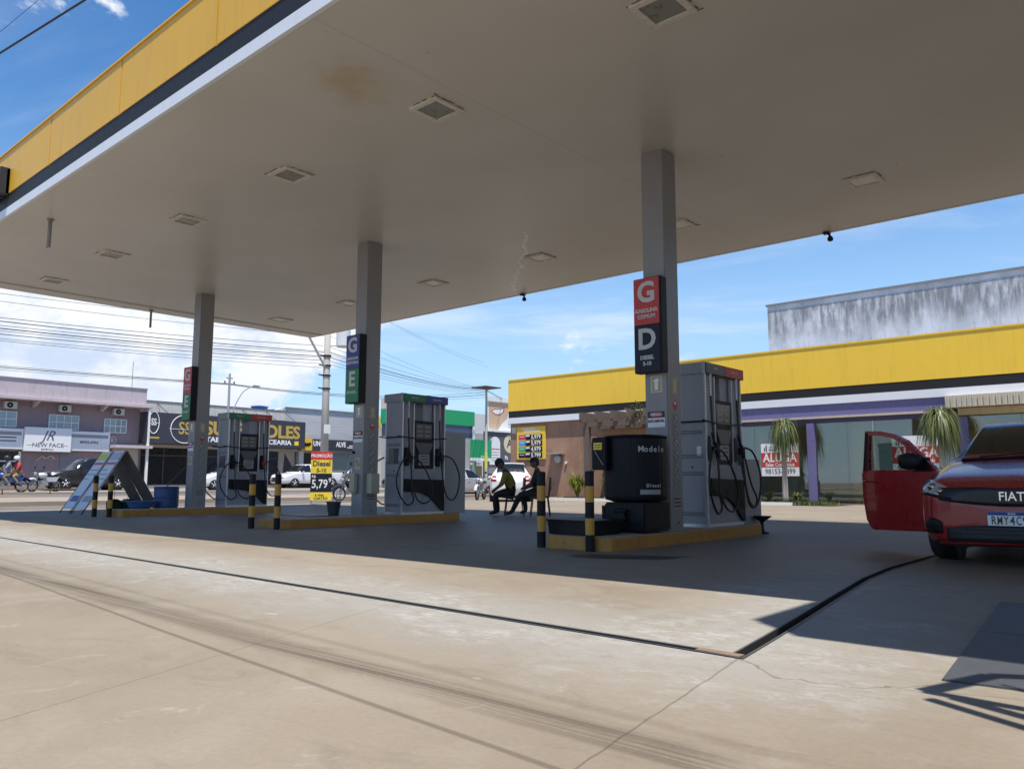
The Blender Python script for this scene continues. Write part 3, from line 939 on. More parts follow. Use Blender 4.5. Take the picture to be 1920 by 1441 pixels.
bol0 = thing('bollard', '-', 'bollard', (0, 0, 0))
hb = [0.0, 0.19, 0.38, 0.565, 0.75, 0.925]
for k in range(5):
    r = 0.054
    top = k == 4
    prof = [(r, hb[k]), (r, hb[k + 1] - (0.012 if top else 0))] + ([(r - 0.012, hb[k + 1])] if top else [])
    MB().lathe(prof, 18).build('yellow_band' if k % 2 else 'black_band', YELPAINT if k % 2 else BLACKPAINT, bol0, smooth=False)
bl = [(-6.31, 7.71, 'striped bollard left of the nearest island, before the seated person'), (-5.50, 7.61, 'striped bollard at the front right corner of the nearest island, before the tank'),
      (-12.50, 7.40, 'striped bollard left of the pair at the middle island'), (-11.90, 7.52, 'striped bollard right of the pair at the middle island'),
      (-19.05, 7.35, 'striped bollard left of the pair at the farthest island, by the board legs'), (-18.78, 7.57, 'striped bollard right of the pair at the farthest island')]
for k, (x, y, lab) in enumerate(bl):
    o = bol0 if k == 0 else copy_tree(bol0)
    o.location = (x, y, 0); o.rotation_euler = (0, 0, k * 1.1)
    o['label'] = lab; o['group'] = 'striped bollards at the islands'


# ------------------------------------------------------------------ fuel pumps
def fuel_pump(x_face, y0, label, hcols, htexts, ext_h, low_red):
    t = thing('fuel_pump', label, 'fuel pump', (x_face - 0.26, y0, 0.152), 0, 'fuel pumps on the islands')
    W, D, H = 0.26, 1.16, 2.22
    box('plinth', ALU, t, -W + .01, W - .01, .01, D - .01, 0, 0.05)
    lower = box('lower_cabinet', PUMPGREY, t, -W + .004, W - .012, .006, D - .006, 0.05, 0.90, 0.006)
    # end panels: flat sheet, seams, vents
    for ya, yb, nm in ((0, 0.02, 'end_panel'), (D - 0.02, D, 'end_panel')):
        ep = box(nm, PUMPGREY, t, -W + .03, W - .03, ya - 0.002, yb, 0.05, H, 0.003)
    for z in (0.16, 0.74, 0.99, 1.34):
        v = MB()
        for q in range(3):
            v.box(-W + .06, W - .06, -0.006, -0.002, z + q * .022, z + q * .022 + .010)
        v.build('vent', PUMPDARK, t)
    box('end_label', WHITE_CLEAN, t, 0.10, 0.17, -.006, -.002, 1.02, 1.16)
    MB().lathe([(0.014, 0), (0.014, .01)], 10, (0.02, -0.012, 0.86), 'y').build('lock', BLACK, t)
    if low_red != 'diesel':
        box('end_window', LCD, t, -0.15, 0.16, -.007, -.0025, 1.0, 1.30)
    for x in (-W, W - 0.03):
        for y in (-0.004, D - 0.028):
            box('corner_trim', ALU, t, x, x + 0.03, y, y + 0.032, 0.03, H, 0.006)
    # columns of the upper part (hose bays) on both sides, with the display cabinet between
    for ya, yb in ((0.032, 0.30), (0.88, D - .03)):
        box('hose_bay', PUMPGREY, t, -W + .06, W - .06, ya, yb, 0.90, H)
    for sx in (-1, 1):
        for ya in (0.30, 0.86):
            box('bay_trim', ALU, t, sx * (W - .062), sx * (W - .012), ya, ya + .022, 0.86, H - .02, 0.004)
    dc = box('display_cabinet', BLACK, t, -W + .03, W - .03, 0.325, 0.855, 0.90, 1.86, 0.01)
    box('bridge_panel', PUMPGREY, t, -W + .08, W - .08, 0.60, 0.86, 1.862, H, 0.004)
    for sx in (1, -1):
        xf = sx * (W - .03)
        sc = MB().prism([(0.36, 1.50), (0.80, 1.50), (0.80, 1.80), (0.36, 1.80)], 'x', xf + sx * .001, xf + sx * .012).build('screen', LCD, dc, 0.004)
        for r_ in range(3):
            for c_ in range(2):
                MB().box(xf + sx * .0125, xf + sx * .0145, 0.40 + c_ * .21, 0.545 + c_ * .21, 1.72 - r_ * .09, 1.765 - r_ * .09).build('readout', M('readout', (0.20, 0.21, 0.20), .25, var=.2), sc)
        MB().prism([(0.33, 1.42), (0.85, 1.42), (0.72, 1.20), (0.46, 1.20)], 'x', xf + sx * .001, xf + sx * .02).build('cowl', PUMPDARK, dc, .004)
        kp = MB().prism([(0.45, 0.97), (0.74, 0.97), (0.74, 1.19), (0.45, 1.19)], 'x', xf + sx * .001, xf + sx * .013).build('keypad', STICKGREY, dc, .004)
        for r_ in range(3):
            MB().box(xf + sx * .0135, xf + sx * .015, 0.49, 0.70, 1.14 - r_ * .06, 1.16 - r_ * .06).build('key_row', PRINTDARK, kp)
        # lower labels
        for y_, z0, z1, w_ in ((0.30, .72, .84, .16), (0.56, .71, .86, .12), (0.78, .69, .82, .15)):
            MB().box(sx * (W - .013), sx * (W - .008), y_, y_ + w_, z0, z1).build('price_label', STICKGREY, t)
        # black skirt with the sweeping lower edge
        top = [(0.06, 0.70), (1.12, 0.68)]
        sw = [(1.13, 0.06), (1.08, 0.055), (0.98, 0.13), (0.86, 0.24), (0.72, 0.34), (0.55, 0.41), (0.38, 0.44), (0.06, 0.455)]
        MB().prism(top + sw, 'x', sx * (W - .012), sx * (W + .03)).build('skirt', BLACK, t, .004)
    # header
    box('header', PUMPGREY, t, -W - .03, W - .03, -.03, D + .05, H, H + .165, 0.006)
    for k in range(2):
        ya = -.02 + k * (D + .06) / 2
        hp = box('header_panel', hcols[k], t, W - .029, W + .035, ya, ya + (D + .06) / 2 - .002, H + .004, H + .16, 0.004)
        text(htexts[k], 0.05, M('header_letter', (.5, .5, .5), .5), hp, (W + .0355, ya + .3, H + .085), EAST, ext=.001, fat=.001)
    box('header_corner', ALU, t, W - .035, W + .02, -.034, -.021, H - .005, H + .17)
    for y_ in (.2, .85):
        MB().lathe([(.02, 0), (.014, .03)], 10, (0.1, y_, H + .165)).build('beacon', STEEL, t)
    # lower cabinet built on behind
    if ext_h:
        box('side_cabinet', M('cabinet_warm_grey', (.30, .295, .29), .45, var=.06), t, -W + .02, W + .0, D + .004, D + .60, 0.0, ext_h, .008)
    # hoses and nozzles
    for sx in (1, -1):
        for k, (yb, sg) in enumerate(((0.16, -1), (1.0, 1))):
            x0 = sx * (W - .04)
            holder = box('nozzle_boot', BLACK, t, x0 - .06 * (sx > 0), x0 + .06 * (sx < 0), yb - .06, yb + .07, 0.95, 1.32, .015)
            rodp = MB().rod((sx * (W + .01), yb - .02, H + .005), (sx * (W + .01), yb - .02, H - .12), .022)
            rodp.build('breakaway', STEEL, t)
            sp = MB()
            for q in range(9):
                sp.rod((sx * (W + .01), yb - .02, H - .13 - q * .022), (sx * (W + .01), yb - .02, H - .142 - q * .022), .02)
            sp.build('hose_spring', ALU, t)
            up = [(sx * (W + .01), yb - .02, H - .1), (sx * (W + .015), yb - .02, 1.75), (sx * (W + .03), yb - .01, 1.40), (sx * (W + .07), yb, 1.02), (sx * (W + .09), yb + .01, .80), (sx * (W + .09), yb + .02, .48)]
            nz = [(sx * (W + .035), yb + .0, 1.22), (sx * (W + .09), yb - .03, 1.14), (sx * (W + .10), yb - .02, 1.00)]
            MB().tube(smooth_path(nz, 5), .026, 8).rod((sx * (W + .03), yb, 1.24), (sx * (W - .01), yb + .01, 1.36), .012).box(sx * (W + .02), sx * (W + .10), yb - .06, yb + .035, 1.06, 1.16).build('nozzle', BLACK if not (low_red == 'red' and k) else M('nozzle_red', (.25, .02, .02), .4), t)
            if k == 0:
                loop = up + [(sx * (W + .10), yb + .06, .28), (sx * (W + .12), yb - .12, .20), (sx * (W + .16), yb - .36, .42), (sx * (W + .17), yb - .44, .70), (sx * (W + .14), yb - .30, 1.0), (sx * (W + .10), yb - .10, 1.13)]
                MB().tube(smooth_path(loop, 7), .0155, 8).build('hose', RUBBER, t, smooth=True)
                l2 = [(sx * (W + .10), yb - .02, 1.0), (sx * (W + .08), yb + .06, 1.12), (sx * (W + .10), yb + .28, .98), (sx * (W + .13), yb + .50, .62), (sx * (W + .12), yb + .52, .34), (sx * (W + .11), yb + .36, .22), (sx * (W + .10), yb + .16, .30), (sx * (W + .06), yb + .07, .56)]
                MB().tube(smooth_path(l2, 7), .0155, 8).build('hose', RUBBER, t, smooth=True)
            else:
                loop = up[:4] + [(sx * (W + .09), yb + .03, .62), (sx * (W + .11), yb + .12, .34), (sx * (W + .13), yb + .28, .28), (sx * (W + .15), yb + .40, .48), (sx * (W + .15), yb + .42, .80), (sx * (W + .12), yb + .26, 1.10), (sx * (W + .09), yb + .04, 1.17)]
                MB().tube(smooth_path(loop, 7), .0155, 8).build('hose', RUBBER, t, smooth=True)
                if low_red == 'diesel':
                    l3 = [(sx * (W + .1), yb + .02, 1.0), (sx * (W + .12), yb + .16, .62), (sx * (W + .13), yb + .32, .40), (sx * (W + .13), yb + .22, .26), (sx * (W + .12), yb + .06, .34), (sx * (W + .1), yb - .05, .75), (sx * (W + .06), yb - .08, 1.05)]
                    MB().tube(smooth_path(l3, 7), .0145, 8).build('hose', RUBBER, t, smooth=True)
            MB().rod((sx * (W + .02), yb - .3 if k == 0 else yb + .16, 1.53), (sx * (W + .02), yb + .14 if k == 0 else yb - .2, 1.50), .012).build('hose_guide', BLACK, t)
    MB().rod((-W + .02, -.02, 1.52), (W + .02, -.02, 1.52), .013).build('hose_guide', BLACK, t)
    return t


fuel_pump(-5.46, 10.44, 'grey fuel pump with dark and red header, nearest the camera beside the black tank', (PUMPDARK, RED), ('DIESEL', 'GASOLINA'), 1.0, 'diesel')
fuel_pump(-11.92, 10.27, 'grey fuel pump with green and blue header on the middle island', (GREEN, BLUE), ('ETANOL', 'GASOLINA'), 1.67, 'no')
fuel_pump(-18.66, 10.32, 'grey fuel pump with green and red header on the farthest island', (GREEN, RED), ('ETANOL', 'GASOLINA'), 0, 'red')

# ------------------------------------------------------------------ station shop with the yellow fascia
SY = 29.0
GLASS = glass_mat('shop_glass', (0.86, 0.88, 0.82), 0.085)
PURPLE = M('purple_paint', (0.17, 0.15, 0.31), 0.28, var=0.12, scale=0.5)
PURPLEDARK = M('purple_frame', (0.07, 0.045, 0.10), 0.4, var=0.1)
CREAM = M('cream_trim', (0.55, 0.47, 0.36), 0.6, var=0.1, dirt=0.2)
TAN = M('tan_fascia', (0.52, 0.37, 0.16), 0.6, var=0.15, dirt=0.25)
MUSTARD = M('mustard_wall', (0.50, 0.34, 0.08), 0.7, var=0.1)
INTERIOR = M('interior_wall', (0.62, 0.55, 0.36), 0.7, var=0.15)


def brownwall_mat():
    m, s, b = new_mat('brown_render')
    tc = s.n('ShaderNodeTexCoord').outputs['Object']
    c = s.mix(s.ss(s.noise(tc, 1.4, 8, 0.65), 0.3, 0.7), (0.30, 0.165, 0.105), (0.37, 0.22, 0.145))
    st = s.noise(s.v('MULTIPLY', tc, (5, 5, 0.7)), 1.0, 6, 0.7)
    c = s.mix(s.m('MULTIPLY', s.ss(st, 0.5, 0.72), 0.4), c, (0.17, 0.085, 0.05))
    x, y, z = s.sep(tc)
    splash = s.m('MULTIPLY', s.ss(s.m('ADD', z, s.m('MULTIPLY', st, 0.8)), 1.0, 0.3), 0.5)
    c = s.mix(splash, c, (0.30, 0.14, 0.07))
    s.put(b.inputs['Base Color'], c)
    b.inputs['Roughness'].default_value = 0.8
    bp = s.n('ShaderNodeBump'); bp.inputs['Strength'].default_value = 0.4; bp.inputs['Distance'].default_value = 0.02
    s.put(bp.inputs['Height'], s.noise(tc, 12, 6)); s.put(b.inputs['Normal'], bp.outputs[0])
    return m


BROWN = brownwall_mat()
shop = thing('station_shop', 'long low station shop with yellow, black and white fascia and purple trimmed glass front', 'shop', (0, SY, 0))
XL, XRR = -25.74, 24.0
box('brown_wall', BROWN, shop, XL, -15.3, 0.10, 0.35, 0, 3.62)
box('end_wall', BROWN, shop, XL, XL + .25, 0.35, 11, 0, 3.62)
box('rear_wall', INTERIOR, shop, XL + .25, XRR, 10.75, 11, 0, 5.6)
box('inner_wall', INTERIOR, shop, -15.3, XRR, 4.2, 4.35, 0, 3.6)
box('ceiling', M('shop_ceiling', (0.5, 0.5, 0.47), .7), shop, -15.3, XRR, 0.4, 4.2, 3.3, 3.4)
box('shop_floor', M('shop_floor', (0.32, 0.31, 0.28), .25), shop, -15.3, XRR, 0.05, 4.2, 0.0, 0.03)
box('roof', GALV, shop, XL + .1, XRR, 0.1, 10.7, 5.2, 5.3)
n = 14
w = (XRR - XL) / n
for i in range(n):
    box('fascia_panel', YELLOW_STORE, shop, XL + i * w + .001, XL + (i + 1) * w - .001, -0.06, 0.0, 4.205, 5.70)
    box('fascia_back', GALV, shop, XL + i * w, XL + (i + 1) * w, 0.002, 0.05, 4.2, 5.68)
box('cap_strip', YELLOW_STORE, shop, XL - .01, XRR, -0.085, 0.06, 5.70, 5.76)
box('black_band', BLACKBAND, shop, XL, XRR, -0.05, 0.06, 3.88, 4.20)
box('white_band', M('white_shop_band', (.78, .79, .82), .4, var=.03), shop, XL, XRR, -0.065, 0.08, 3.60, 3.878)
box('fascia_end', YELLOW_STORE, shop, XL - .02, XL, -0.06, 8, 4.205, 5.70)
# purple fascia, cream line and lintel over the glass
for xa, xb in ((-15.3, -12.0), (-11.995, -9.0), (-8.995, -6.45)):
    box('purple_panel', PURPLE, shop, xa, xb, -0.01, 0.12, 3.17, 3.597)
box('cream_strip', CREAM, shop, -15.3, -6.45, -0.05, 0.10, 3.09, 3.166)
box('lintel', PURPLEDARK, shop, -15.3, -6.0, 0.02, 0.12, 2.93, 3.087)
for xa in (-15.3, -11.13, -6.15):
    box('purple_column', PURPLE, shop, xa, xa + .27, -.02, 0.22, 0.02, 2.928)
panes = [(-15.0, -13.2), (-13.19, -11.16), (-10.84, -9.72), (-9.71, -8.86), (-8.80, -7.5), (-7.49, -6.18), (-5.85, -4.4), (-4.39, -2.9), (-2.89, -1.4), (-1.39, 0.3), (0.31, 2), (2.01, 4)]
for xa, xb in panes:
    p = box('glass_pane', GLASS, shop, xa, xb, 0.10, 0.108, 0.06, 2.93)
box('mullion', WHITE, shop, -8.85, -8.81, .07, .13, 0.06, 2.93)
box('sill_frame', PURPLEDARK, shop, -15.3, 4, .06, .15, 0.0, 0.06)
box('mustard_partition', MUSTARD, shop, -9.72, -8.95, 0.6, 0.75, 0.03, 3.3)
box('mustard_partition', MUSTARD, shop, -6.3, -5.6, 0.9, 1.05, 0.03, 3.3)
box('mustard_wall', MUSTARD, shop, -4.4, 2, 2.2, 2.35, 0.03, 3.3)
# cream ribbed awning at the right end
aw = MB()
xa = -6.43
while xa < 4:
    wv = 0.15 + 0.03 * rnd.random()
    aw.box(xa, xa + wv - .02, -0.36 + rnd.uniform(-.01, .01), -0.30, 3.22 + rnd.uniform(-.02, .02), 3.66)
    xa += wv
box('awning_sheet', CREAM, shop, -6.44, 6, -0.31, 0.0, 3.20, 3.598)
k = -6.42
rib = None
while k < 3.5:
    wv = 0.155
    if rib is None:
        rib = box('awning_rib', M('awning_rib', (0.60, 0.54, 0.42), .6, var=.2, scale=8, dirt=.35), shop, 0, wv - .03, -0.345, -0.312, 3.22, 3.597)
        o = rib
    else:
        o = rib.copy(); COL.objects.link(o); o.parent = shop
    o.location = (k + rnd.uniform(-.008, .008), rnd.uniform(-.008, .008), rnd.uniform(-.012, .002))
    k += wv + rnd.uniform(-.01, .02)
box('tan_fascia', TAN, shop, -6.1, 8, -0.20, 0.08, 2.96, 3.18)
# yellow kerb rail in front of the glass
kr = MB().box(-8.9, -6.6, -.9, -.82, 0.04, 0.10).box(-8.9, -8.82, -.9, -.2, .04, .10).build('low_rail', M('low_rail_orange', (.55, .33, .14), .6, var=.15))
kr.location = (0, SY, 0)
tag(kr, 'low tan kerb rail on the paving in front of the shop glass', 'kerb')


# posters on the glass
def let_poster(x0, x1, z0, z1, y, label):
    t = thing('rental_poster', label, 'poster', (x0, y, z0), 0, 'rental posters on the shop glass')
    W, H = x1 - x0, z1 - z0
    base = box('sheet', WHITE_CLEAN, t, 0, W, -.004, 0, 0, H)
    box('red_field', RED, t, 0.0, W, -.007, -.0045, H * .27, H * .72)
    text('ALUGA', H * .36, WHITE_CLEAN, t, (W / 2, -.009, H * .55), FRONT, ext=.001, fat=.012, sx=W / (H * 1.32))
    text('Salas Comerciais', H * .15, WHITE_CLEAN, t, (W / 2, -.009, H * .345), FRONT, ext=.001, fat=.004, sx=W / (H * 1.32))
    text('98153-8899', H * .22, M('poster_grey', (.12, .12, .13), .5), t, (W / 2, -.006, H * .135), FRONT, ext=.001, fat=.004, sx=W / (H * 1.3))
    m = MB().prism([(.12, H * .76), (.17, H * .76), (.17, H * .9), (.12, H * .87)], 'y', -.007, -.0045).prism([(.19, H * .76), (.24, H * .74), (.24, H * .94), (.19, H * .97)], 'y', -.007, -.0045)
    for (a, b, c, d) in ((0, 1, .76, .87), (0, 0, 0, 0)):
        pass
    MB().prism([(.12, H * .76), (.17, H * .76), (.17, H * .9), (.12, H * .87)], 'y', -.007, -.0045).build('poster_mark', M('poster_grey', (.12, .12, .13), .5), t)
    MB().prism([(.19, H * .76), (.24, H * .74), (.24, H * .94), (.19, H * .97)], 'y', -.007, -.0045).build('poster_mark', M('poster_grey', (.12, .12, .13), .5), t)
    box('print_line', M('poster_grey', (.12, .12, .13), .5), t, .3, .62, -.006, -.0045, H * .78, H * .82)
    box('print_line', STICKGREY, t, .3, .58, -.006, -.0045, H * .86, H * .89)


let_poster(-12.95, -11.50, 1.02, 2.24, SY + .092, 'red and white rental poster on the dark glass behind the small palm')
let_poster(-8.25, -6.75, 1.08, 2.36, SY + .092, 'red and white rental poster seen through the open red car door window')

# price board on the brown wall
pb = thing('price_board', 'yellow fuel price board with four rows of numbers on the brown wall', 'sign', (-25.28, SY + .085, 1.86))
box('board', M('price_yellow', (.82, .52, .05), .5, var=.03), pb, 0, 1.78, -.06, 0, 0, 1.56, .008)
for k in range(2):
    box('heading_line', WHITE_CLEAN, pb, .35 + .1 * k, 1.15 + .3 * k, -.064, -.061, 1.40 - k * .10, 1.46 - k * .10)
for k, (price, cm) in enumerate((('5,979', M('row_red', (.55, .06, .10), .5)), ('5,979', M('row_cyan', (.05, .32, .60), .5)), ('4,979', M('row_green', (.03, .36, .12), .5)), ('5,799', NAVY))):
    z = 0.93 - k * .29
    box('fuel_tag', cm, pb, .13, .55, -.064, -.061, z, z + .24)
    box('fuel_print', WHITE_CLEAN, pb, .2, .48, -.067, -.0645, z + .14, z + .165)
    rw = box('price_row', BLACK, pb, .56, 1.60, -.066, -.061, z - .005, z + .25)
    MB().prism([(.58, z + .225), (.80, z + .235), (.84, z + .16), (.58, z + .15)], 'y', -.069, -.0665).build('currency_mark', WHITE_CLEAN, rw)
    text(price, .27, WHITE_CLEAN, rw, (1.21, -.068, z + .12), FRONT, ext=.001, fat=.006, sx=1.0)
o = box('wall_notice', STICKER, None, -25.66, -25.38, SY + .09, SY + .099, 3.12, 3.42)
tag(o, 'small cream notice at the top corner of the brown wall', 'notice')

# wall lamp with its shadow, small white valve
wl = thing('wall_lamp', 'grey wall lamp on a flat bracket on the brown wall', 'lamp', (-22.75, SY + .1, 2.06))
box('bracket', GALV, wl, -.45, .35, -.42, -.0, .0, .05)
MB().lathe([(.20, -.10), (.21, -.20), (.16, -.24), (.05, -.25)], 18, (-.02, .12, -.22), 'y').build('lamp_head', GALV, wl, smooth=True)
o = MB().lathe([(.06, 0), (.06, .04), (.03, .08)], 12, (-22.30, SY + .02, 1.66), 'y').build('wall_fitting', WHITE)
tag(o, 'tiny white round fitting on the brown wall', 'fitting')
o = box('meter_box', M('meter_brown', (.10, .06, .04), .6), None, -20.98, -20.72, SY - .02, SY + .098, 2.02, 2.55, .02)
tag(o, 'small dark brown meter box on the pergola wall', 'box')

# pergola
WOOD = M('pergola_wood', (0.13, 0.095, 0.08), 0.75, var=0.3, scale=6, bump=0.3)
pg = thing('pergola', 'dark wooden pergola with stepped rafters against the brown wall', 'pergola', (-20.3, SY, -0.2))
box('post', WOOD, pg, -.12, .14, -1.15, -.95, 0, 3.34)
box('post', WOOD, pg, 5.3, 5.58, -1.15, -.95, 0, 3.34)
box('beam', WOOD, pg, -.05, 5.9, -1.14, -.96, 3.34, 3.62)
for k in range(7):
    xa = -.05 + k * .80
    MB().prism([(-1.55, 3.64), (-1.50, 3.52), (.08, 3.52), (.08, 3.96), (-1.55, 3.96)], 'x', xa, xa + .12).build('rafter', WOOD, pg)
box('beam', WOOD, pg, -.05, 5.9, -.12, .08, 3.30, 3.515)

# weathered hall behind
hall = thing('warehouse', 'tall warehouse with grey streaked white parapet wall behind the yellow shop', 'building', (-15.45, 36.0, 0))
box('parapet_wall', wall_stain_mat(), hall, 0, 46, 0, 0.3, 0, 9.12)
box('side_wall', wall_stain_mat(), hall, 0, 0.3, 0.3, 25, 0, 9.12)
box('coping', M('coping_dark', (.20, .20, .21), .8, var=.2), hall, -.06, 46, -.07, .38, 9.12, 9.20)
box('hall_roof', GALV, hall, .3, 46, .3, 25, 8.2, 8.4)

# planting strip
bed = MB()
bed.box(-22.6, -14.8, SY - 1.75, SY - 1.62, -.02, .11).box(-22.6, -22.47, SY - 1.62, SY + .1, -.02, .11)
o = bed.build('bed_kerb', WHITE)
tag(o, 'low white kerb around the plant bed at the brown wall', 'kerb')
o = MB().box(-14.3, -11.0, SY - 2.02, SY - 1.9, -.02, .10).build('bed_kerb', WHITE)
tag(o, 'low white kerb of the grass strip under the small palm', 'kerb')
sheet('planting_soil', M('soil', (.10, .07, .045), .9, var=.3, bump=.5), [(-22.5, .03), (-14.8, .03)], SY - 1.65, SY + .1)
sheet('planting_soil', bpy.data.materials['soil'], [(-14.3, .03), (-9.6, .03)], SY - 1.92, SY + .02)


def leaf_mat(name, c0, c1, rough=0.45):
    m, s, b = new_mat(name)
    oi = s.n('ShaderNodeNewGeometry')
    rv = oi.outputs['Random Per Island']
    c = s.mix(rv, c0, c1)
    s.put(b.inputs['Base Color'], c)
    b.inputs['Roughness'].default_value = rough
    # leaves let some light through
    t = m.node_tree
    tr = s.n('ShaderNodeBsdfTranslucent'); s.put(tr.inputs[0], c)
    mx = s.n('ShaderNodeMixShader'); mx.inputs[0].default_value = 0.3
    out = [n for n in t.nodes if n.type == 'OUTPUT_MATERIAL'][0]
    t.links.new(b.outputs[0], mx.inputs[1]); t.links.new(tr.outputs[0], mx.inputs[2]); t.links.new(mx.outputs[0], out.inputs[0])
    return m


PALMLEAF = leaf_mat('palm_leaf', (0.06, 0.09, 0.025), (0.24, 0.26, 0.10))
CYCLEAF = leaf_mat('cycad_leaf', (0.07, 0.11, 0.015), (0.34, 0.35, 0.04))
GRASSM = leaf_mat('grass_blade', (0.04, 0.08, 0.012), (0.11, 0.16, 0.03))
CROTON = leaf_mat('shrub_leaf', (0.05, 0.08, 0.015), (0.20, 0.20, 0.05))
BARK = M('palm_bark', (0.34, 0.31, 0.27), 0.8, var=0.2, scale=10, bump=0.4)


def blade(mb, p0, p1, p2, w, n=4, side=None):
    """a strip leaf along a quadratic curve"""
    p0, p1, p2 = Vector(p0), Vector(p1), Vector(p2)
    pts = []
    for i in range(n + 1):
        t = i / n
        pts.append(p0 * (1 - t) ** 2 + p1 * (2 * t * (1 - t)) + p2 * t * t)
    s = side or (p2 - p0).cross(Vector((0, 0, 1)))
    if s.length < 1e-4: s = Vector((1, 0, 0))
    s.normalize()
    vs = []; fs = []
    for i, p in enumerate(pts):
        t = i / n
        ww = w * (0.55 + 0.9 * t if t < 0.4 else (1 - t) * 1.5 + 0.03)
        vs += [p - s * ww, p + s * ww]
    for i in range(n):
        fs.append((2 * i, 2 * i + 1, 2 * i + 3, 2 * i + 2))
    mb.add(vs, fs)


def drooping_palm(x, y, h, label, r=0.62, n=330, seed=1):
    q = random.Random(seed)
    t = thing('small_palm', label, 'plant', (x, y, 0.03), q.uniform(0, 6), 'small drooping palms before the shop')
    MB().tube([(0, 0, -.05), (.0, 0, .25), (.02, .01, h * .45), (.05, 0, h * .8)], 0.13, 12, 0.055).build('trunk', BARK, t, smooth=True)
    mb = MB()
    for k in range(n):
        a = q.uniform(0, 2 * PI); l = q.uniform(.55, 1.0)
        z0 = h * .8 + q.uniform(-.25, .12)
        up = q.uniform(.15, .6)
        rr = r * q.uniform(.35, 1.0)
        e = Vector((.05 + math.cos(a) * rr, math.sin(a) * rr, z0 + up * .5 - q.uniform(.6, 1.95) * l))
        mpt = Vector((.05 + math.cos(a) * rr * .75, math.sin(a) * rr * .75, z0 + up))
        blade(mb, (.05 + .03 * math.cos(a), .03 * math.sin(a), z0), mpt, e, q.uniform(.016, .028), 6)
    mb.build('crown', PALMLEAF, t)
    return t


drooping_palm(-11.55, SY - 1.15, 3.45, 'small drooping palm with thin pale trunk before the dark glass', .64, 560, 3)
drooping_palm(-6.40, SY - 1.25, 3.55, 'small drooping palm behind the open red car door', .80, 680, 5)


def spiky(x, y, label, n, r, h, mat, seed, name='cycad', w=.02):
    q = random.Random(seed)
    mb = MB()
    for k in range(n):
        a = q.uniform(0, 2 * PI); l = q.uniform(.6, 1.0)
        rr = r * l * q.uniform(.3, 1); z1 = h * q.uniform(.7, 1.15)
        blade(mb, (0, 0, .05), (math.cos(a) * rr * .45, math.sin(a) * rr * .45, z1), (math.cos(a) * rr, math.sin(a) * rr, z1 * q.uniform(.35, 1.0)), q.uniform(.6, 1.2) * w, 5)
    t = thing(name, label, 'plant', (x, y, .03))
    MB().lathe([(.09, 0), (.11, .08), (.05, .16)], 10).build('stem', BARK, t)
    mb.build('leaves', mat, t)
    return t


spiky(-20.85, SY - 1.05, 'bright green spiky cycad at the foot of the brown wall', 260, .95, 1.15, CYCLEAF, 2, w=.026)
spiky(-19.45, SY - .9, 'taller leafy plant beside the cycad, behind the black tank', 130, .5, 1.5, CROTON, 4, 'leafy_plant', .03)
spiky(-18.9, SY - .6, 'pale leafy climber on the pergola beside the pillar', 110, .5, 1.2, CROTON, 9, 'climbing_plant', .035)
spiky(-13.3, SY - 1.3, 'low green bush in the strip left of the small palm trunk', 140, .42, .42, CROTON, 6, 'low_bush', .028)
spiky(-11.0, SY - 1.45, 'low green bush in the strip at the foot of the small palm', 140, .42, .40, CROTON, 8, 'low_bush', .028)
# climber up on the pergola beams
mb = MB()
q = random.Random(12)
for k in range(260):
    c = Vector((-17.75 + q.gauss(0, .28), SY - 1.0 + q.gauss(0, .2), 3.62 + abs(q.gauss(0, .16))))
    if q.random() < .35: c.z -= q.uniform(.3, 1.2)
    d = Vector((q.gauss(0, 1), q.gauss(0, 1), q.gauss(0, .7))).normalized() * q.uniform(.09, .17)
    blade(mb, c, c + d * .5 + Vector((0, 0, .03)), c + d, .028, 3)
o = mb.build('creeper', CROTON)
tag(o, 'sparse pale creeper growing over the pergola rafters', 'plant')
# grass of the strips
mb = MB()
for k in range(3600):
    x0, x1 = ((-22.4, -15) if k % 2 else (-14.2, -9.8))
    x = q.uniform(x0, x1); y = SY - q.uniform(.2, 1.6) if k % 2 else SY - q.uniform(.3, 1.88)
    h = q.uniform(.05, .17); a = q.uniform(0, 2 * PI)
    mb.add([(x - .014 * math.sin(a), y + .014 * math.cos(a), .03), (x + .014 * math.sin(a), y - .014 * math.cos(a), .03), (x + .05 * math.cos(a), y + .05 * math.sin(a), .03 + h)], [(0, 1, 2)])
tag(mb.build('grass', GRASSM), kind='stuff')

# ------------------------------------------------------------------ things on the islands
TANKM = M('tank_black', (0.007, 0.0075, 0.011), 0.5, var=0.2, spec=0.22)
tk = thing('filter_tank', 'black round diesel filter tank with square side box and yellow label on the nearest island', 'tank', (-5.72, 8.95, 0.152))
MB().lathe([(.05, 1.255), (.36, 1.25), (.40, 1.235), (.41, 1.20), (.41, .46), (.40, .42), (.30, .39), (.05, .385)][::-1], 32).build('tank_body', TANKM, tk, smooth=False)
box('control_box', TANKM, tk, -.37, -.14, -.47, -.1, .80, 1.22, .012)
MB().lathe([(.415, 1.205), (.425, 1.225), (.415, 1.245)], 32).build('lid_ring', TANKM, tk)
yl = box('yellow_label', PRINTYEL, tk, -.335, -.205, -.475, -.4705, 1.06, 1.15)
for k in range(2):
    box('label_print', PRINTDARK, yl, -.32, -.22, -.4765, -.4752, 1.085 + k * .03, 1.095 + k * .03)
MB().rod((-.31, -.48, 1.04), (-.18, -.48, .86), .006).build('dip_rod', STEEL, tk)
lt = M('tank_letter', (.45, .46, .48), .5)
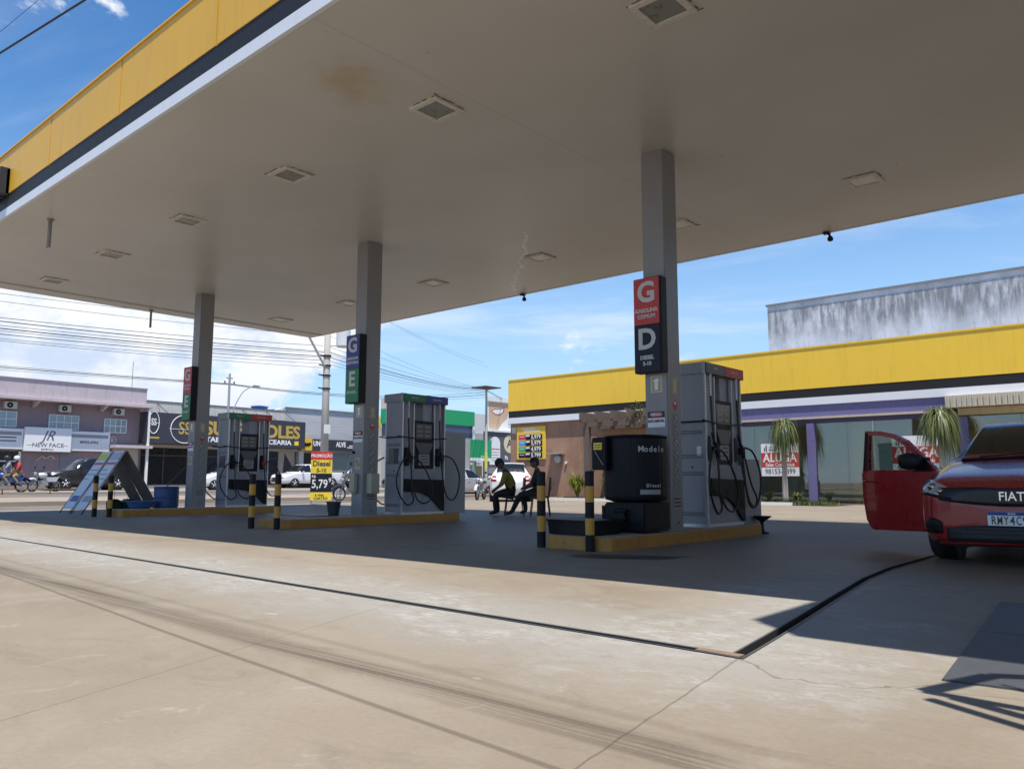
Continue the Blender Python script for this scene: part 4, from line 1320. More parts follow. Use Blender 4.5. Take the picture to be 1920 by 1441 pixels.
for (s_, z, sz) in (('Modelo', 1.06, .105), ('Diesel', .60, .06)):
    for i_, ch_ in enumerate(s_):
        a = .02 + (i_ - len(s_) / 2) * sz * .62 / .41
        o = text(ch_, sz, lt, tk, (.4135 * math.sin(a + 1.2), -.4135 * math.cos(a + 1.2), z), (R(90), 0, a + 1.2), ext=.001, fat=.002)
wsx = MB()
for k in range(8):
    a0, a1 = .70 + k * .09, .79 + k * .09
    wsx.quad((.413 * math.sin(a0), -.413 * math.cos(a0), .49), (.413 * math.sin(a1), -.413 * math.cos(a1), .49), (.413 * math.sin(a1), -.413 * math.cos(a1), .55), (.413 * math.sin(a0), -.413 * math.cos(a0), .55))
wsx.build('white_strip', STICKGREY, tk)
MB().box(-.30, .32, -.30, .32, .02, .385).build('pedestal', BLACK, tk, .02)
MB().rod((-.33, -.25, .05), (-.33, -.25, .34), .035).rod((-.33, -.25, .30), (-.22, -.25, .36), .03).build('valve', BLACK, tk)
MB().rod((-.1, -.35, .28), (.08, -.35, .28), .03).lathe([(.07, 0), (.07, .03)], 12, (-.0, -.37, .2), 'y').build('pump_motor', BLACK, tk)
tr_ = thing('drip_tray', 'low black drip tray on the front of the nearest island', 'tray', (-5.98, 8.12, 0.152))
MB().prism([(-.33, .0), (.33, 0), (.36, .17), (-.36, .17)], 'y', -.26, .34).build('tray_body', BLACK, tr_, .006)
MB().box(-.385, .385, -.29, .37, .165, .185).build('rim', BLACK, tr_, .004)
# grease pump by the nearest pump
gp = thing('floor_stand', 'small dark stand with tray top behind the nearest pump', 'stand', (-5.33, 12.55 - .85, 0.152))
MB().lathe([(.10, 0), (.10, .02), (.03, .05), (.025, .18), (.14, .26), (.15, .275)], 16).build('stand_body', BLACK, gp)
gp.location = (-5.36, 11.98, 0.0)

# bucket with a plant stick, folding stand
bk = thing('bucket', 'dark plastic bucket standing before the middle pillar', 'bucket', (-12.66, 9.22, 0.152))
MB().lathe([(.095, 0), (.135, .25), (.15, .25), (.15, .268), (.13, .268), (.092, .02)], 20).build('pail', M('bucket_dark', (.035, .037, .045), .45), bk)
MB().rod((.02, .02, .05), (.05, .03, .42), .008).rod((-.03, 0, .05), (-.06, .02, .36), .008).build('tool_handle', STEEL, bk)
mt = box('rubber_mat', RUBBER, None, -13.5, -12.55, 8.6, 9.25, .153, .165)
tag(mt, 'flat black mat on the middle island before the bucket', 'mat')
o = MB().rod((-13.75, 10.2, .0), (-13.6, 10.0, .34), .008).rod((-13.5, 10.25, 0), (-13.6, 10.0, .34), .008).rod((-13.4, 9.85, 0), (-13.6, 10.0, .34), .008).build('tripod_stand', WHITE)
tag(o, 'little white three legged stand on the forecourt left of the bucket', 'stand')
o = MB().rod((-12.72, 9.3, .16), (-12.56, 9.52, 1.30), .009).build('squeegee_stick', M('stick_pale', (.5, .5, .52), .5))
tag(o, 'thin pale stick leaning on the middle pillar', 'stick')

# far island: blue barrel, basin, leaning pole
BLUEPL = M('blue_plastic', (.030, .075, .20), .45, var=.12)
o = MB().lathe([(.02, .0), (.27, 0), (.29, .03), (.29, .22), (.30, .24), (.29, .26), (.29, .46), (.30, .48), (.28, .52), (.02, .52)], 24).build('barrel', BLUEPL)
o.location = (-19.62, 9.25, .152); tag(o, 'blue plastic barrel beside the farthest pillar', 'barrel')
o = MB().lathe([(.20, 0), (.24, .02), (.33, .16), (.35, .165), (.34, .18), (.31, .165), (.2, .03)], 24).build('basin', M('blue_basin', (.05, .13, .30), .45))
o.location = (-19.45, 8.55, .152); tag(o, 'shallow blue basin before the blue barrel', 'basin')
o = MB().rod((-20.15, 8.9, .02), (-19.2, 9.5, 1.15), .012).build('broom_pole', M('pole_dark', (.06, .06, .06), .5))
tag(o, 'thin dark pole leaning on the farthest pillar', 'pole')
gb = M('green_plastic', (.018, .07, .045), .5)
for k, (x, y) in enumerate(((-21.95, 8.95), (-21.9, 9.28))):
    t = thing('flower_box', ('dark green box with wire handle by the leaning boards, the one nearer the bollards', 'dark green box with wire handle by the leaning boards, the one nearer the barrel')[k], 'box', (x, y, 0.0), 0, 'green boxes by the boards')
    MB().prism([(-.15, 0), (.15, 0), (.16, .26), (.05, .33), (-.05, .33), (-.16, .26)], 'x', -.12, .12).build('box_body', gb, t, .01)
    MB().rod((0, 0, .33), (0, 0.02, 1.0), .006).build('wire_handle', STEEL, t)


# A-frame boards
def a_board(xc, label, lab_mat, seed):
    q = random.Random(seed)
    t = thing('a_frame_board', label, 'sign board', (xc, 8.60, 0), 0, 'advertising boards by the farthest island')
    wbd = .34
    for sg, mat in ((-1, M('poster_paper', (.62, .64, .68), .5, var=.08, scale=2)), (1, M('board_back', (.14, .13, .12), .7, var=.2))):
        p0 = Vector((0, sg * .90, .12)); p1 = Vector((0, sg * .03, 1.56))
        d = (p1 - p0).normalized(); nrm = Vector((0, sg * d.z, -sg * d.y * 1.0))
        nrm = Vector((0, sg * abs(d.z), abs(d.y)))
        th = .02
        vs = []
        for pp in (p0, p1):
            for x in (-wbd, wbd):
                vs += [(x, pp.y, pp.z), (x, pp.y - nrm.y * th, pp.z - nrm.z * th)]
        pn = MB().add(vs, [(0, 2, 6, 4), (1, 5, 7, 3), (0, 1, 3, 2), (4, 6, 7, 5), (0, 4, 5, 1), (2, 3, 7, 6)]).build('board', mat, t)
        MB().rod((-wbd + .02, sg * .97, 0), (-wbd + .02, sg * .86, .18), .012).rod((-wbd + .02, sg * .86, .18), (-wbd + .02, sg * .03, 1.55), .012).build('leg', BLACK, t)
        MB().rod((wbd - .02, sg * .97, 0), (wbd - .02, sg * .86, .18), .012).rod((wbd - .02, sg * .86, .18), (wbd - .02, sg * .03, 1.55), .012).build('leg', BLACK, t)
        if sg < 0:
            def patch(u0, u1, v0, v1, nm, mt):
                a = p0 + d * ((p1 - p0).length * v0) + nrm * .002; b = p0 + d * ((p1 - p0).length * v1) + nrm * .002
                MB().add([(u0, a.y, a.z), (u1, a.y, a.z), (u1, b.y, b.z), (u0, b.y, b.z)], [(0, 1, 2, 3)]).build(nm, mt, pn)
            patch(-.32, .32, .84, .97, 'poster_heading', lab_mat)
            patch(-.28, .28, .76, .80, 'poster_line', RED)
            for k in range(3):
                patch(-.28, q.uniform(.0, .28), .66 - k * .08, .68 - k * .08, 'poster_line', STICKGREY)
            patch(-.2, .25, .12, .22, 'poster_line', BLUE if seed == 2 else STICKGREY)
        else:
            pass
    return t


a_board(-20.86, 'leaning advertising board with bluish white face, nearer of the two by the farthest island', M('poster_lilac', (.42, .40, .52), .5), 1)
a_board(-21.62, 'leaning advertising board with yellow heading, behind its bluish neighbour', M('poster_yellow', (.60, .55, .10), .5), 2)

# promotion board by the utility pole
pm = thing('promotion_board', 'upright diesel promotion board, red, yellow and black, standing at the kerb', 'sign board', (-23.85, 16.8, 0), R(56))
PH = 1.85
box('leg', STEEL, pm, -.34, -.31, -.02, .0, 0, PH)
box('leg', STEEL, pm, .31, .34, -.02, .0, 0, PH)
for nm, mt_, a, b in (('red_heading', M('promo_red', (.60, .05, .05), .5), 1.56, 1.85), ('yellow_field', PRINTYEL, 1.08, 1.558), ('black_field', NAVY, .42, 1.078), ('yellow_field', PRINTYEL, .14, .418)):
    pp = box(nm, mt_, pm, -.37, .37, -.04, -.021, a, b)
    if nm == 'red_heading': text('PROMOÇÃO', .15, WHITE_CLEAN, pp, (0, -.042, 1.70), FRONT, ext=.001, fat=.004, sx=.86)
    if a > 1.0 and nm == 'yellow_field':
        text('Diesel', .27, PRINTDARK, pp, (0, -.042, 1.42), FRONT, ext=.001, fat=.008, sx=.92)
        text('S-10', .19, PRINTDARK, pp, (0, -.042, 1.18), FRONT, ext=.001, fat=.006)
    if nm == 'black_field':
        text('5,79', .42, WHITE_CLEAN, pp, (-.05, -.042, .70), FRONT, ext=.001, fat=.006, sx=.78)
        text('9', .2, WHITE_CLEAN, pp, (.30, -.042, .84), FRONT, ext=.001, fat=.004)
        text('R$', .12, WHITE_CLEAN, pp, (-.26, -.042, .97), FRONT, ext=.001, fat=.002)
    if b < .5:
        text('à vista', .12, PRINTDARK, pp, (-.05, -.042, .32), FRONT, ext=.001, fat=.003)
        text('CARTÃO', .12, PRINTDARK, pp, (0, -.042, .20), FRONT, ext=.001, fat=.004)

# metal lattice of an advertising frame beside the canopy; outside the picture, its shadow is inside it
FR = M('frame_steel', (.30, .30, .31), .5, metal=.4)
lf = thing('lattice_frame', 'steel lattice frame whose barred shadow falls on the concrete by the cover plates', 'frame', (0, 0, 0))
hz = 2.6


def up(x, y):
    return (x - LX * hz, y - LY * hz, hz)


pts = {'a': (-0.905, 3.44), 'b': (-0.76, 3.86), 'c': (0.6, 3.30), 'd': (-0.80, 3.41), 'e': (0.7, 2.72), 'f': (-0.865, 3.33), 'g': (0.8, 2.45), 'h': (-.70, 3.72), 'i': (.3, 3.30)}
for p, q_, r in (('a', 'b', .045), ('a', 'c', .034), ('d', 'e', .034), ('f', 'g', .030), ('h', 'i', .010)):
    MB().rod(up(*pts[p]), up(*pts[q_]), r, n=8).build('bar', FR, lf)
for tt in (.25, .5, .75, 1.0):
    A = Vector(up(*pts['f'])).lerp(Vector(up(*pts['g'])), tt); B = Vector(up(*pts['a'])).lerp(Vector(up(*pts['c'])), min(1, tt * .95))
    MB().rod(A, B, .016, n=6).build('bar', FR, lf)
MB().rod((1.4, 3.0, 0), (1.4, 3.0, hz), .06).build('post', FR, lf)
MB().rod((1.4, 2.3, hz), (1.4, 4.2, hz), .05).build('bar', FR, lf)
MB().rod(up(*pts['c']), (1.4, 2.95, hz), .034, n=8).build('bar', FR, lf)
MB().rod(up(*pts['g']), (1.4, 2.3, hz), .03, n=8).build('bar', FR, lf)
MB().rod(up(*pts['b']), (1.4, 4.2, hz), .045, n=8).build('bar', FR, lf)

# ------------------------------------------------------------------ cars
CARGLASS = M('car_glass_dark', (0.012, 0.014, 0.016), 0.04, var=0.1, spec=0.6)
TYRE = M('tyre', (0.018, 0.018, 0.019), 0.8, var=0.2, scale=20)
RIM = M('alloy_rim', (0.52, 0.53, 0.55), 0.35, metal=0.6, var=0.08)
CHROME = M('chrome', (0.75, 0.76, 0.78), 0.12, metal=1.0, var=0.03)
LIGHTGLASS = M('headlight_glass', (0.55, 0.58, 0.62), 0.08, metal=0.55, var=0.35, scale=18)
TAILRED = M('tail_light', (0.42, 0.02, 0.02), 0.15, var=0.2)


def crm(a, b, c, d, t):
    return 0.5 * (2 * b + (c - a) * t + (2 * a - 5 * b + 4 * c - d) * t * t + (3 * b - a - 3 * c + d) * t ** 3)


def car_rings(st):
    rings = []
    for (y, w, zb, zbelt, ztop, wt) in st:
        tall = ztop - zbelt > 0.2
        zm = zb + (zbelt - zb) * 0.52
        rings.append([(0, y, zb), (.80 * w, y, zb), (.975 * w, y, zb + .13), (w, y, zm), (.985 * w, y, zbelt - .01), (.955 * w, y, zbelt + .035),
                      (wt, y, ztop - (.055 if tall else .03)), (wt * .80, y, ztop - .008), (0, y, ztop + .008)])
    return rings


def loft(rings, nu, nv):
    """Catmull-Rom surface over the half sections; returns grid of points and control coordinates"""
    U = len(rings); V = len(rings[0])
    us = [i + k / nu for i in range(U - 1) for k in range(nu)] + [U - 1]
    vs = [i + k / nv for i in range(V - 1) for k in range(nv)] + [V - 1]
    R3 = [[Vector(p) for p in r] for r in rings]
    def col(i, v):
        j = min(int(v), V - 2); t = v - j
        r = R3[i]
        return crm(r[max(j - 1, 0)], r[j], r[j + 1], r[min(j + 2, V - 1)], t)
    G = []
    for u in us:
        i = min(int(u), U - 2); t = u - i
        G.append([crm(col(max(i - 1, 0), v), col(i, v), col(i + 1, v), col(min(i + 2, U - 1), v), t) for v in vs])
    return G, us, vs


def car_shell(root, st, regions, body_mat, body_name='body', nu=5, nv=4):
    """regions: (name, material, u0,u1,v0,v1, sides) cut out of the shell as meshes of their own"""
    G, us, vs = loft(car_rings(st), nu, nv)
    bins = {}
    nU, nV = len(us), len(vs)
    def reg(u, v, side):
        for k, r in enumerate(regions):
            if r[2] <= u <= r[3] and r[4] <= v <= r[5] and side in r[6]:
                return k
        return -1
    for side in ('r', 'l'):
        sg = -1 if side == 'r' else 1
        for i in range(nU - 1):
            for j in range(nV - 1):
                k = reg((us[i] + us[i + 1]) / 2, (vs[j] + vs[j + 1]) / 2, side)
                key = (k, side if k >= 0 and regions[k][5] < 8 else '')
                q = [G[i][j], G[i][j + 1], G[i + 1][j + 1], G[i + 1][j]]
                q = [(sg * p.x, p.y, p.z) for p in q]
                bins.setdefault(key, []).append(q if sg > 0 else q[::-1])
    # end caps
    for i, rv in ((0, 1), (nU - 1, 0)):
        loop = [(p.x, p.y, p.z) for p in G[i]] + [(-p.x, p.y, p.z) for p in G[i][::-1]]
        c = (0, G[i][0].y, (G[i][0].z + G[i][-1].z) / 2)
        for a in range(len(loop)):
            b_ = (a + 1) % len(loop)
            bins.setdefault((-1, ''), []).append([c, loop[b_], loop[a]] if rv else [c, loop[a], loop[b_]])
    out = {}
    for key, qs in bins.items():
        mb = MB()
        for q in qs:
            mb.add(q, [tuple(range(len(q)))])
        me = bpy.data.meshes.new('shell')
        me.from_pydata(mb.v, [], mb.f)
        bm = bmesh.new(); bm.from_mesh(me)
        bmesh.ops.remove_doubles(bm, verts=bm.verts, dist=1e-4)
        bmesh.ops.recalc_face_normals(bm, faces=bm.faces)
        bm.to_mesh(me); bm.free()
        k = key[0]
        nm, mt = (body_name, body_mat) if k < 0 else (regions[k][0], regions[k][1])
        out[key] = link(nm, me, mt, root, True)
    return out


WHEEL_CACHE = {}


def wheel(root, x, y, r, w, sgn, rim_mat=None):
    key = (round(r, 3), round(w, 3), sgn, rim_mat.name if rim_mat else '')
    if key not in WHEEL_CACHE:
        h = w / 2
        ty = MB().lathe([(r * .62, -h), (r * .86, -h), (r * .96, -h * .8), (r, -h * .45), (r, h * .45), (r * .96, h * .8), (r * .86, h), (r * .62, h)], 28, axis='x').mesh('tyre')
        rm = MB().lathe([(r * .60, sgn * h * .5), (r * .64, sgn * h * .98), (r * .58, sgn * h * .95), (r * .55, sgn * h * .55), (.02, sgn * h * .5)], 28, axis='x')
        for k in range(5):
            a = 2 * PI * k / 5 + .3
            rm.rod((sgn * h * .8, 0, 0), (sgn * h * .86, r * .58 * math.cos(a), r * .58 * math.sin(a)), r * .10, r * .085, 6)
        rm.lathe([(r * .13, sgn * h * .5), (r * .13, sgn * h * .95), (r * .08, sgn * h)], 12, axis='x')
        WHEEL_CACHE[key] = (ty, rm.mesh('rim'))
        WHEEL_CACHE[key][0].materials.append(TYRE); WHEEL_CACHE[key][1].materials.append(rim_mat or RIM)
        for m_ in WHEEL_CACHE[key]:
            for p in m_.polygons: p.use_smooth = True
    e = bpy.data.objects.new('wheel', None); COL.objects.link(e); e.parent = root; e.location = (x, y, r); e.empty_display_size = .05
    for nm, me in zip(('tyre', 'rim'), WHEEL_CACHE[key]):
        o = bpy.data.objects.new(nm, me); COL.objects.link(o); o.parent = e
    ar = MB().lathe([(r * 1.13, -sgn * .10), (r * 1.13, sgn * .012)], 24, axis='x').build('wheel_arch', BLACK, root)
    ar.location = (x - sgn * w * .30, y, r * 1.02)


class Patcher:
    """lays fascia pieces on the front of a body: points (x, z) are pushed along +y until they meet it"""
    def __init__(s, objs):
        vs = []; fs = []
        for o in objs:
            b = len(vs)
            vs += [v.co.copy() for v in o.data.vertices]
            fs += [tuple(i + b for i in p.vertices) for p in o.data.polygons]
        s.bvh = BVHTree.FromPolygons(vs, fs)

    def pt(s, x, z, off, back=False):
        h = s.bvh.ray_cast(Vector((x, 9.0 if back else -4.0, z)), Vector((0, -1 if back else 1, 0)))
        if h[0] is None:
            return Vector((x, 4.0 if back else 0.5, z))
        return h[0] + (h[1] if h[1].y * (1 if back else -1) > 0 else -h[1]) * off

    def patch(s, name, mat, root, x0, x1, zlo, zhi, off=.006, nx=10, nz=4, th=.02, back=False):
        top = MB(); g = []
        for i in range(nx + 1):
            x = x0 + (x1 - x0) * i / nx
            a, b = zlo(x), zhi(x)
            g.append([s.pt(x, a + (b - a) * j / nz, off, back) for j in range(nz + 1)])
        n = (nz + 1)
        dy = -th if back else th
        vs = [p for c in g for p in c] + [p + Vector((0, dy, 0)) for c in g for p in c]
        N = (nx + 1) * n
        fs = []
        for i in range(nx):
            for j in range(nz):
                fs.append((i * n + j, (i + 1) * n + j, (i + 1) * n + j + 1, i * n + j + 1))
        border = [i * n for i in range(nx + 1)] + [nx * n + j for j in range(1, n)] + [i * n + nz for i in range(nx - 1, -1, -1)] + [j for j in range(nz - 1, 0, -1)]
        for a, b in zip(border, border[1:] + border[:1]):
            fs.append((a, a + N, b + N, b))
        return MB().add(vs, fs).build(name, mat, root, smooth=True)


def simple_car(name, label, cat, loc, rz, body_mat, st, wins, wheels, r=.32, group=None, tail=None, head=True, bumper=None):
    root = thing(name, label, cat, loc, rz, group)
    out = car_shell(root, st, wins, body_mat, nu=4, nv=3)
    body = out[(-1, '')]
    W = max(s[1] for s in st)
    for y in wheels:
        for sg in (-1, 1):
            wheel(root, sg * (W - .09), y, r, .2, sg)
    P = Patcher([body])
    L = st[-1][0]
    zf = st[2][3]
    if head:
        for sg in (-1, 1):
            P.patch('headlight', LIGHTGLASS, root, sg * W * .55, sg * W * .90, lambda x: zf - .16, lambda x: zf - .02, .006, 5, 2)
        P.patch('grille', BLACK, root, -W * .5, W * .5, lambda x: zf - .22, lambda x: zf - .08, .006, 6, 2)
        P.patch('air_intake', BLACK, root, -W * .6, W * .6, lambda x: st[0][2] + .08, lambda x: st[0][2] + .2, .006, 6, 2)
    zr = st[-2][3]
    for sg in (-1, 1):
        P.patch('tail_light', TAILRED, root, sg * W * .66, sg * W * .90, lambda x: zr - .18, lambda x: zr + .04, .008, 4, 3, back=True)
    P.patch('number_plate', WHITE_CLEAN, root, -.2, .2, lambda x: zr - .28, lambda x: zr - .16, .008, 3, 1, back=True)
    MB().box(-W * .9, W * .9, .5, L - .5, .16, .34).build('underbody', BLACK, root)
    for sg in (-1, 1):
        MB().box(sg * (W + .01), sg * (W + .16), st[4][0] + .28, st[4][0] + .42, st[4][3] + .02, st[4][3] + .16).build('mirror', body_mat, root, .03)
    for yy in (st[4][0] + .35, (st[4][0] + L) / 2 + .1):
        for sg in (-1, 1):
            MB().box(sg * (W * .985), sg * (W + .012), yy + .75, yy + .92, st[4][3] - .14, st[4][3] - .11).build('door_handle', body_mat, root)
    return root, out


def hatch_st(L=3.95, W=.84, H=1.48):
    return [(0, .60, .30, .56, .66, .5), (.10, .74, .25, .60, .72, .6), (.35, .82, .20, .68, .82, .66), (.85, W, .2, .84, .93, .70), (1.2, W, .2, .90, .99, .70), (1.32, W, .2, .92, 1.03, .66),
            (2.0, W, .2, .93, H - .04, .56), (2.6, W, .2, .94, H, .56), (L - .65, W * .99, .2, .97, H - .04, .54), (L - .18, W * .95, .24, .99, 1.08, .58), (L, W * .85, .36, .88, .96, .6)]


HATCHWIN = [('windscreen', CARGLASS, 5.1, 5.95, 5.9, 8, 'rl'), ('rear_window', CARGLASS, 8.1, 8.85, 5.9, 8, 'rl'),
            ('side_window', CARGLASS, 5.25, 6.75, 5.1, 5.95, 'rl'), ('side_window', CARGLASS, 6.9, 8.2, 5.1, 5.95, 'rl')]


def paint(name, rgb, rough=.28):
    return M(name, rgb, rough, var=.05, scale=1.5, coat=.6, spec=.5)


# the red car with the open door
CARRED = paint('car_red', (0.30, 0.008, 0.011), .28)
rc = thing('red_car', 'dark red hatchback with one front door open at the right edge', 'car', (-1.45, 8.72, 0), R(1.5))
rst = [(0.0, .50, .22, .60, .745, .40), (0.06, .66, .21, .62, .78, .52), (0.16, .76, .20, .66, .83, .62), (0.34, .835, .19, .74, .885, .68), (0.9, .86, .19, .86, .985, .72), (1.22, .865, .19, .92, 1.035, .72), (1.34, .865, .19, .94, 1.07, .67),
       (2.05, .865, .19, .96, 1.45, .565), (2.6, .865, .19, .97, 1.505, .56), (3.3, .855, .19, 1.0, 1.47, .54), (3.82, .82, .24, 1.02, 1.12, .58), (4.0, .74, .36, .9, .98, .6)]
rw = [('windscreen', glass_mat('windscreen_glass', (0.05, 0.055, 0.055), 0.06), 6.12, 6.95, 5.95, 8, 'rl'), ('rear_window', CARGLASS, 9.1, 9.85, 5.9, 8, 'rl'),
      ('door_opening', BLACK, 6.2, 7.75, 2.2, 5.9, 'r'), ('side_window', CARGLASS, 6.25, 7.7, 5.1, 5.9, 'l'), ('side_window', CARGLASS, 7.9, 9.2, 5.1, 5.9, 'rl')]
ro = car_shell(rc, rst, rw, CARRED, nu=6, nv=5)
rbody = ro[(-1, '')]
for y in (.82, 3.38):
    for sg in (-1, 1):
        wheel(rc, sg * .755, y, .305, .195, sg)
P = Patcher([rbody])
gh = lambda x: .735 - .07 * (abs(x) / .6) ** 2 * .3
P.patch('grille', M('grille_black', (.012, .012, .014), .35, var=.2), rc, -.62, .62, lambda x: .575 + .05 * min(1, abs(x) / .62) ** 2, lambda x: .745 + .0 * x, .010, 24, 5)
for sg in (-1, 1):
    h = P.patch('headlight', LIGHTGLASS, rc, sg * .52, sg * .815, lambda x: .645 + .05 * ((abs(x) - .52) / .3), lambda x: .735 + .11 * ((abs(x) - .52) / .3) ** .8, .007, 10, 5)
    for (cx, cz, rr) in ((.69, .745, .045), (.60, .705, .032)):
        c = P.pt(sg * cx, cz, .012)
        MB().lathe([(rr, 0), (rr * .8, .010), (.006, .012)], 16, tuple(c), 'y').build('lamp_reflector', CHROME, h, smooth=True)
    P.patch('headlight_rim', BLACK, h, sg * .50, sg * .82, lambda x: .625 + .05 * ((abs(x) - .5) / .3), lambda x: .648 + .05 * ((abs(x) - .5) / .3), .012, 8, 1)
    P.patch('fog_recess', BLACK, rc, sg * .60, sg * .78, lambda x: .30, lambda x: .30 + .15 * (1 - ((abs(x) - .69) / .12) ** 2 * .5), .008, 6, 3)
    MB().box(sg * .60, sg * .72, .40, .52, 1.03, 1.04)
P.patch('air_intake', M('intake_black', (.014, .014, .016), .5, var=.2), rc, -.56, .56, lambda x: .235, lambda x: .40 - .04 * (abs(x) / .56) ** 2, .008, 16, 4)
P.patch('bumper_lip', M('lip_red', (.16, .010, .012), .4), rc, -.66, .66, lambda x: .195, lambda x: .225, .012, 14, 1)
for i_, zz in enumerate((.27, .31, .35)):
    P.patch('intake_bar', M('intake_bar', (.03, .03, .033), .5), rc, -.52, .52, lambda x: zz, lambda x: zz + .012, .014, 12, 1)
# badge in chrome letters on the grille
gp_ = P.pt(0, .66, .014)
text('FIAT', .118, CHROME, rc, (0.005, gp_.y - .006, .665), FRONT, name='badge', ext=.005, fat=.001, fit=.205)
for k in range(3):
    pass
# number plate
np_ = MB().box(-.20, .20, P.pt(.19, .46, 0).y - .030, P.pt(.19, .46, 0).y - .018, .395, .525).build('number_plate', WHITE_CLEAN, rc)
py = P.pt(.19, .46, 0).y - .030
box('plate_band', M('plate_blue', (.02, .05, .26), .4), np_, -.199, .199, py - .003, py - .0005, .492, .524)
text('BRASIL', .022, WHITE_CLEAN, np_, (0, py - .0035, .508), FRONT, ext=.0008, fat=.0006)
for k, ch_ in enumerate('RMY4C97'):
    text(ch_, .112, PRINTDARK, np_, (-.150 + k * .0505, py - .002, .440), FRONT, ext=.0012, fat=.0012, fit=.040)
# cowl, wipers, mirror
MB().tube(smooth_path([(-.62, 1.27, 1.045), (-.2, 1.30, 1.062), (.3, 1.31, 1.07), (.62, 1.27, 1.045)], 5), .02, 6).build('cowl', BLACK, rc)
MB().rod((-.45, 1.30, 1.08), (.12, 1.42, 1.13), .008).build('wiper', BLACK, rc)
MB().rod((.1, 1.30, 1.08), (.6, 1.40, 1.11), .008).build('wiper', BLACK, rc)
# interior: seats and dash seen through the glass
DARKCLOTH = M('seat_cloth', (.03, .03, .033), .8, var=.2)
for sx in (-.36, .36):
    se = MB().box(sx - .24, sx + .24, 2.35, 2.50, .55, 1.13).box(sx - .13, sx + .13, 2.40, 2.48, 1.15, 1.33).box(sx - .24, sx + .24, 1.9, 2.4, .40, .56).build('seat', DARKCLOTH, rc, .03)
box('dashboard', DARKCLOTH, rc, -.72, .72, 1.35, 1.75, .75, .98, .04)
st_ = MB().tube([(.36 + .18 * math.cos(a), 1.82 + .04 * math.sin(a), .95 + .17 * math.sin(a)) for a in [2 * PI * k / 20 for k in range(20)]], .015, 6, closed=True).build('steering_wheel', BLACK, rc)
box('rear_view_mirror', BLACK, rc, -.11, .11, 1.86, 1.89, 1.27, 1.33, .01)
# the open door: hinge behind the front wheel, swung out
hinge = Vector((-.845, 1.27, 0))
ang = R(62)
dd = bpy.data.objects.new('door', None); COL.objects.link(dd); dd.parent = rc; dd.location = hinge; dd.rotation_euler = (0, 0, ang + PI / 2)
dd['label'] = 'open front door with window and black mirror'
# in door space x runs from hinge to latch, y is the thickness
dpoly = [(0, .28), (.12, .24), (.98, .22), (1.06, .34), (1.10, .60), (1.10, .93), (0, .92)]
MB().prism(dpoly, 'y', -.055, .05).build('door_panel', CARRED, dd, .016)
frm = [(.0, .915), (.10, 1.00), (.42, 1.29), (.60, 1.38), (.78, 1.42), (1.03, 1.435), (1.10, .92)]
inn = [(.16, .945), (.19, .995), (.46, 1.24), (.62, 1.325), (.79, 1.365), (.98, 1.375), (1.025, .945)]
fm_ = MB()
n_ = len(frm)
for y0_ in (-.035, .02):
    fm_.add([(x, y0_, z) for x, z in frm] + [(x, y0_, z) for x, z in inn], [(i, (i + 1) % n_, n_ + (i + 1) % n_, n_ + i) for i in range(n_)])
a_ = 2 * n_
for i in range(n_):
    j = (i + 1) % n_
    fm_.f.append((i, j, a_ + j, a_ + i)); fm_.f.append((n_ + i, n_ + j, a_ + n_ + j, a_ + n_ + i))
fm_.build('window_frame', CARRED, dd)
MB().prism(inn, 'y', -.012, -.006).build('window_glass', glass_mat('door_glass', (.55, .62, .60), .03), dd)
MB().prism([(1.035, .94), (1.09, .94), (1.03, 1.42), (.985, 1.40)], 'y', -.041, .024).build('window_pillar', BLACK, dd)
mr = MB().lathe([(.02, -.13), (.07, -.12), (.095, -.05), (.10, .02), (.085, .09), (.03, .12)], 16, axis='x').build('door_mirror', BLACK, dd, smooth=True)
mr.location = (.27, .16, 1.04); mr.scale = (1.15, .75, 1.0)
MB().prism([(.08, .92), (.36, .92), (.17, 1.08)], 'y', -.045, .03).build('mirror_corner', BLACK, dd)
MB().rod((.2, .03, .98), (.25, .14, 1.0), .025).build('mirror_arm', BLACK, dd)
MB().tube(smooth_path([(.84, .05, .80), (.88, .082, .805), (1.0, .082, .81), (1.05, .05, .81)], 4), .014, 6).build('door_handle', CARRED, dd)
MB().box(.05, 1.02, .048, .064, .34, .40).build('side_moulding', CARRED, dd, .006)

# other vehicles
simple_car('black_suv', 'black four wheel drive parked before the mauve building', 'car', (-46.6, 15.2, gz(-46.6) + .06), 0, paint('car_black', (.012, .012, .014), .3),
           [(0, .70, .35, .66, .80, .6), (.10, .82, .30, .72, .92, .7), (.3, .90, .26, .80, 1.0, .76), (.9, .93, .26, .98, 1.08, .8), (1.25, .93, .26, 1.03, 1.12, .8), (1.38, .93, .26, 1.05, 1.17, .76),
            (1.95, .93, .26, 1.08, 1.66, .68), (2.7, .93, .26, 1.08, 1.72, .68), (3.9, .93, .26, 1.10, 1.69, .67), (4.4, .90, .3, 1.1, 1.22, .72), (4.6, .82, .4, 1.0, 1.12, .7)], HATCHWIN, (.9, 3.6), .36)
simple_car('white_car', 'white hatchback half hidden behind the farthest pillar and pump', 'car', (-44.7, 22.7, gz(-44.7) + .06), 0, paint('car_white', (.74, .74, .75), .3), hatch_st(), HATCHWIN, (.8, 3.2), .31)
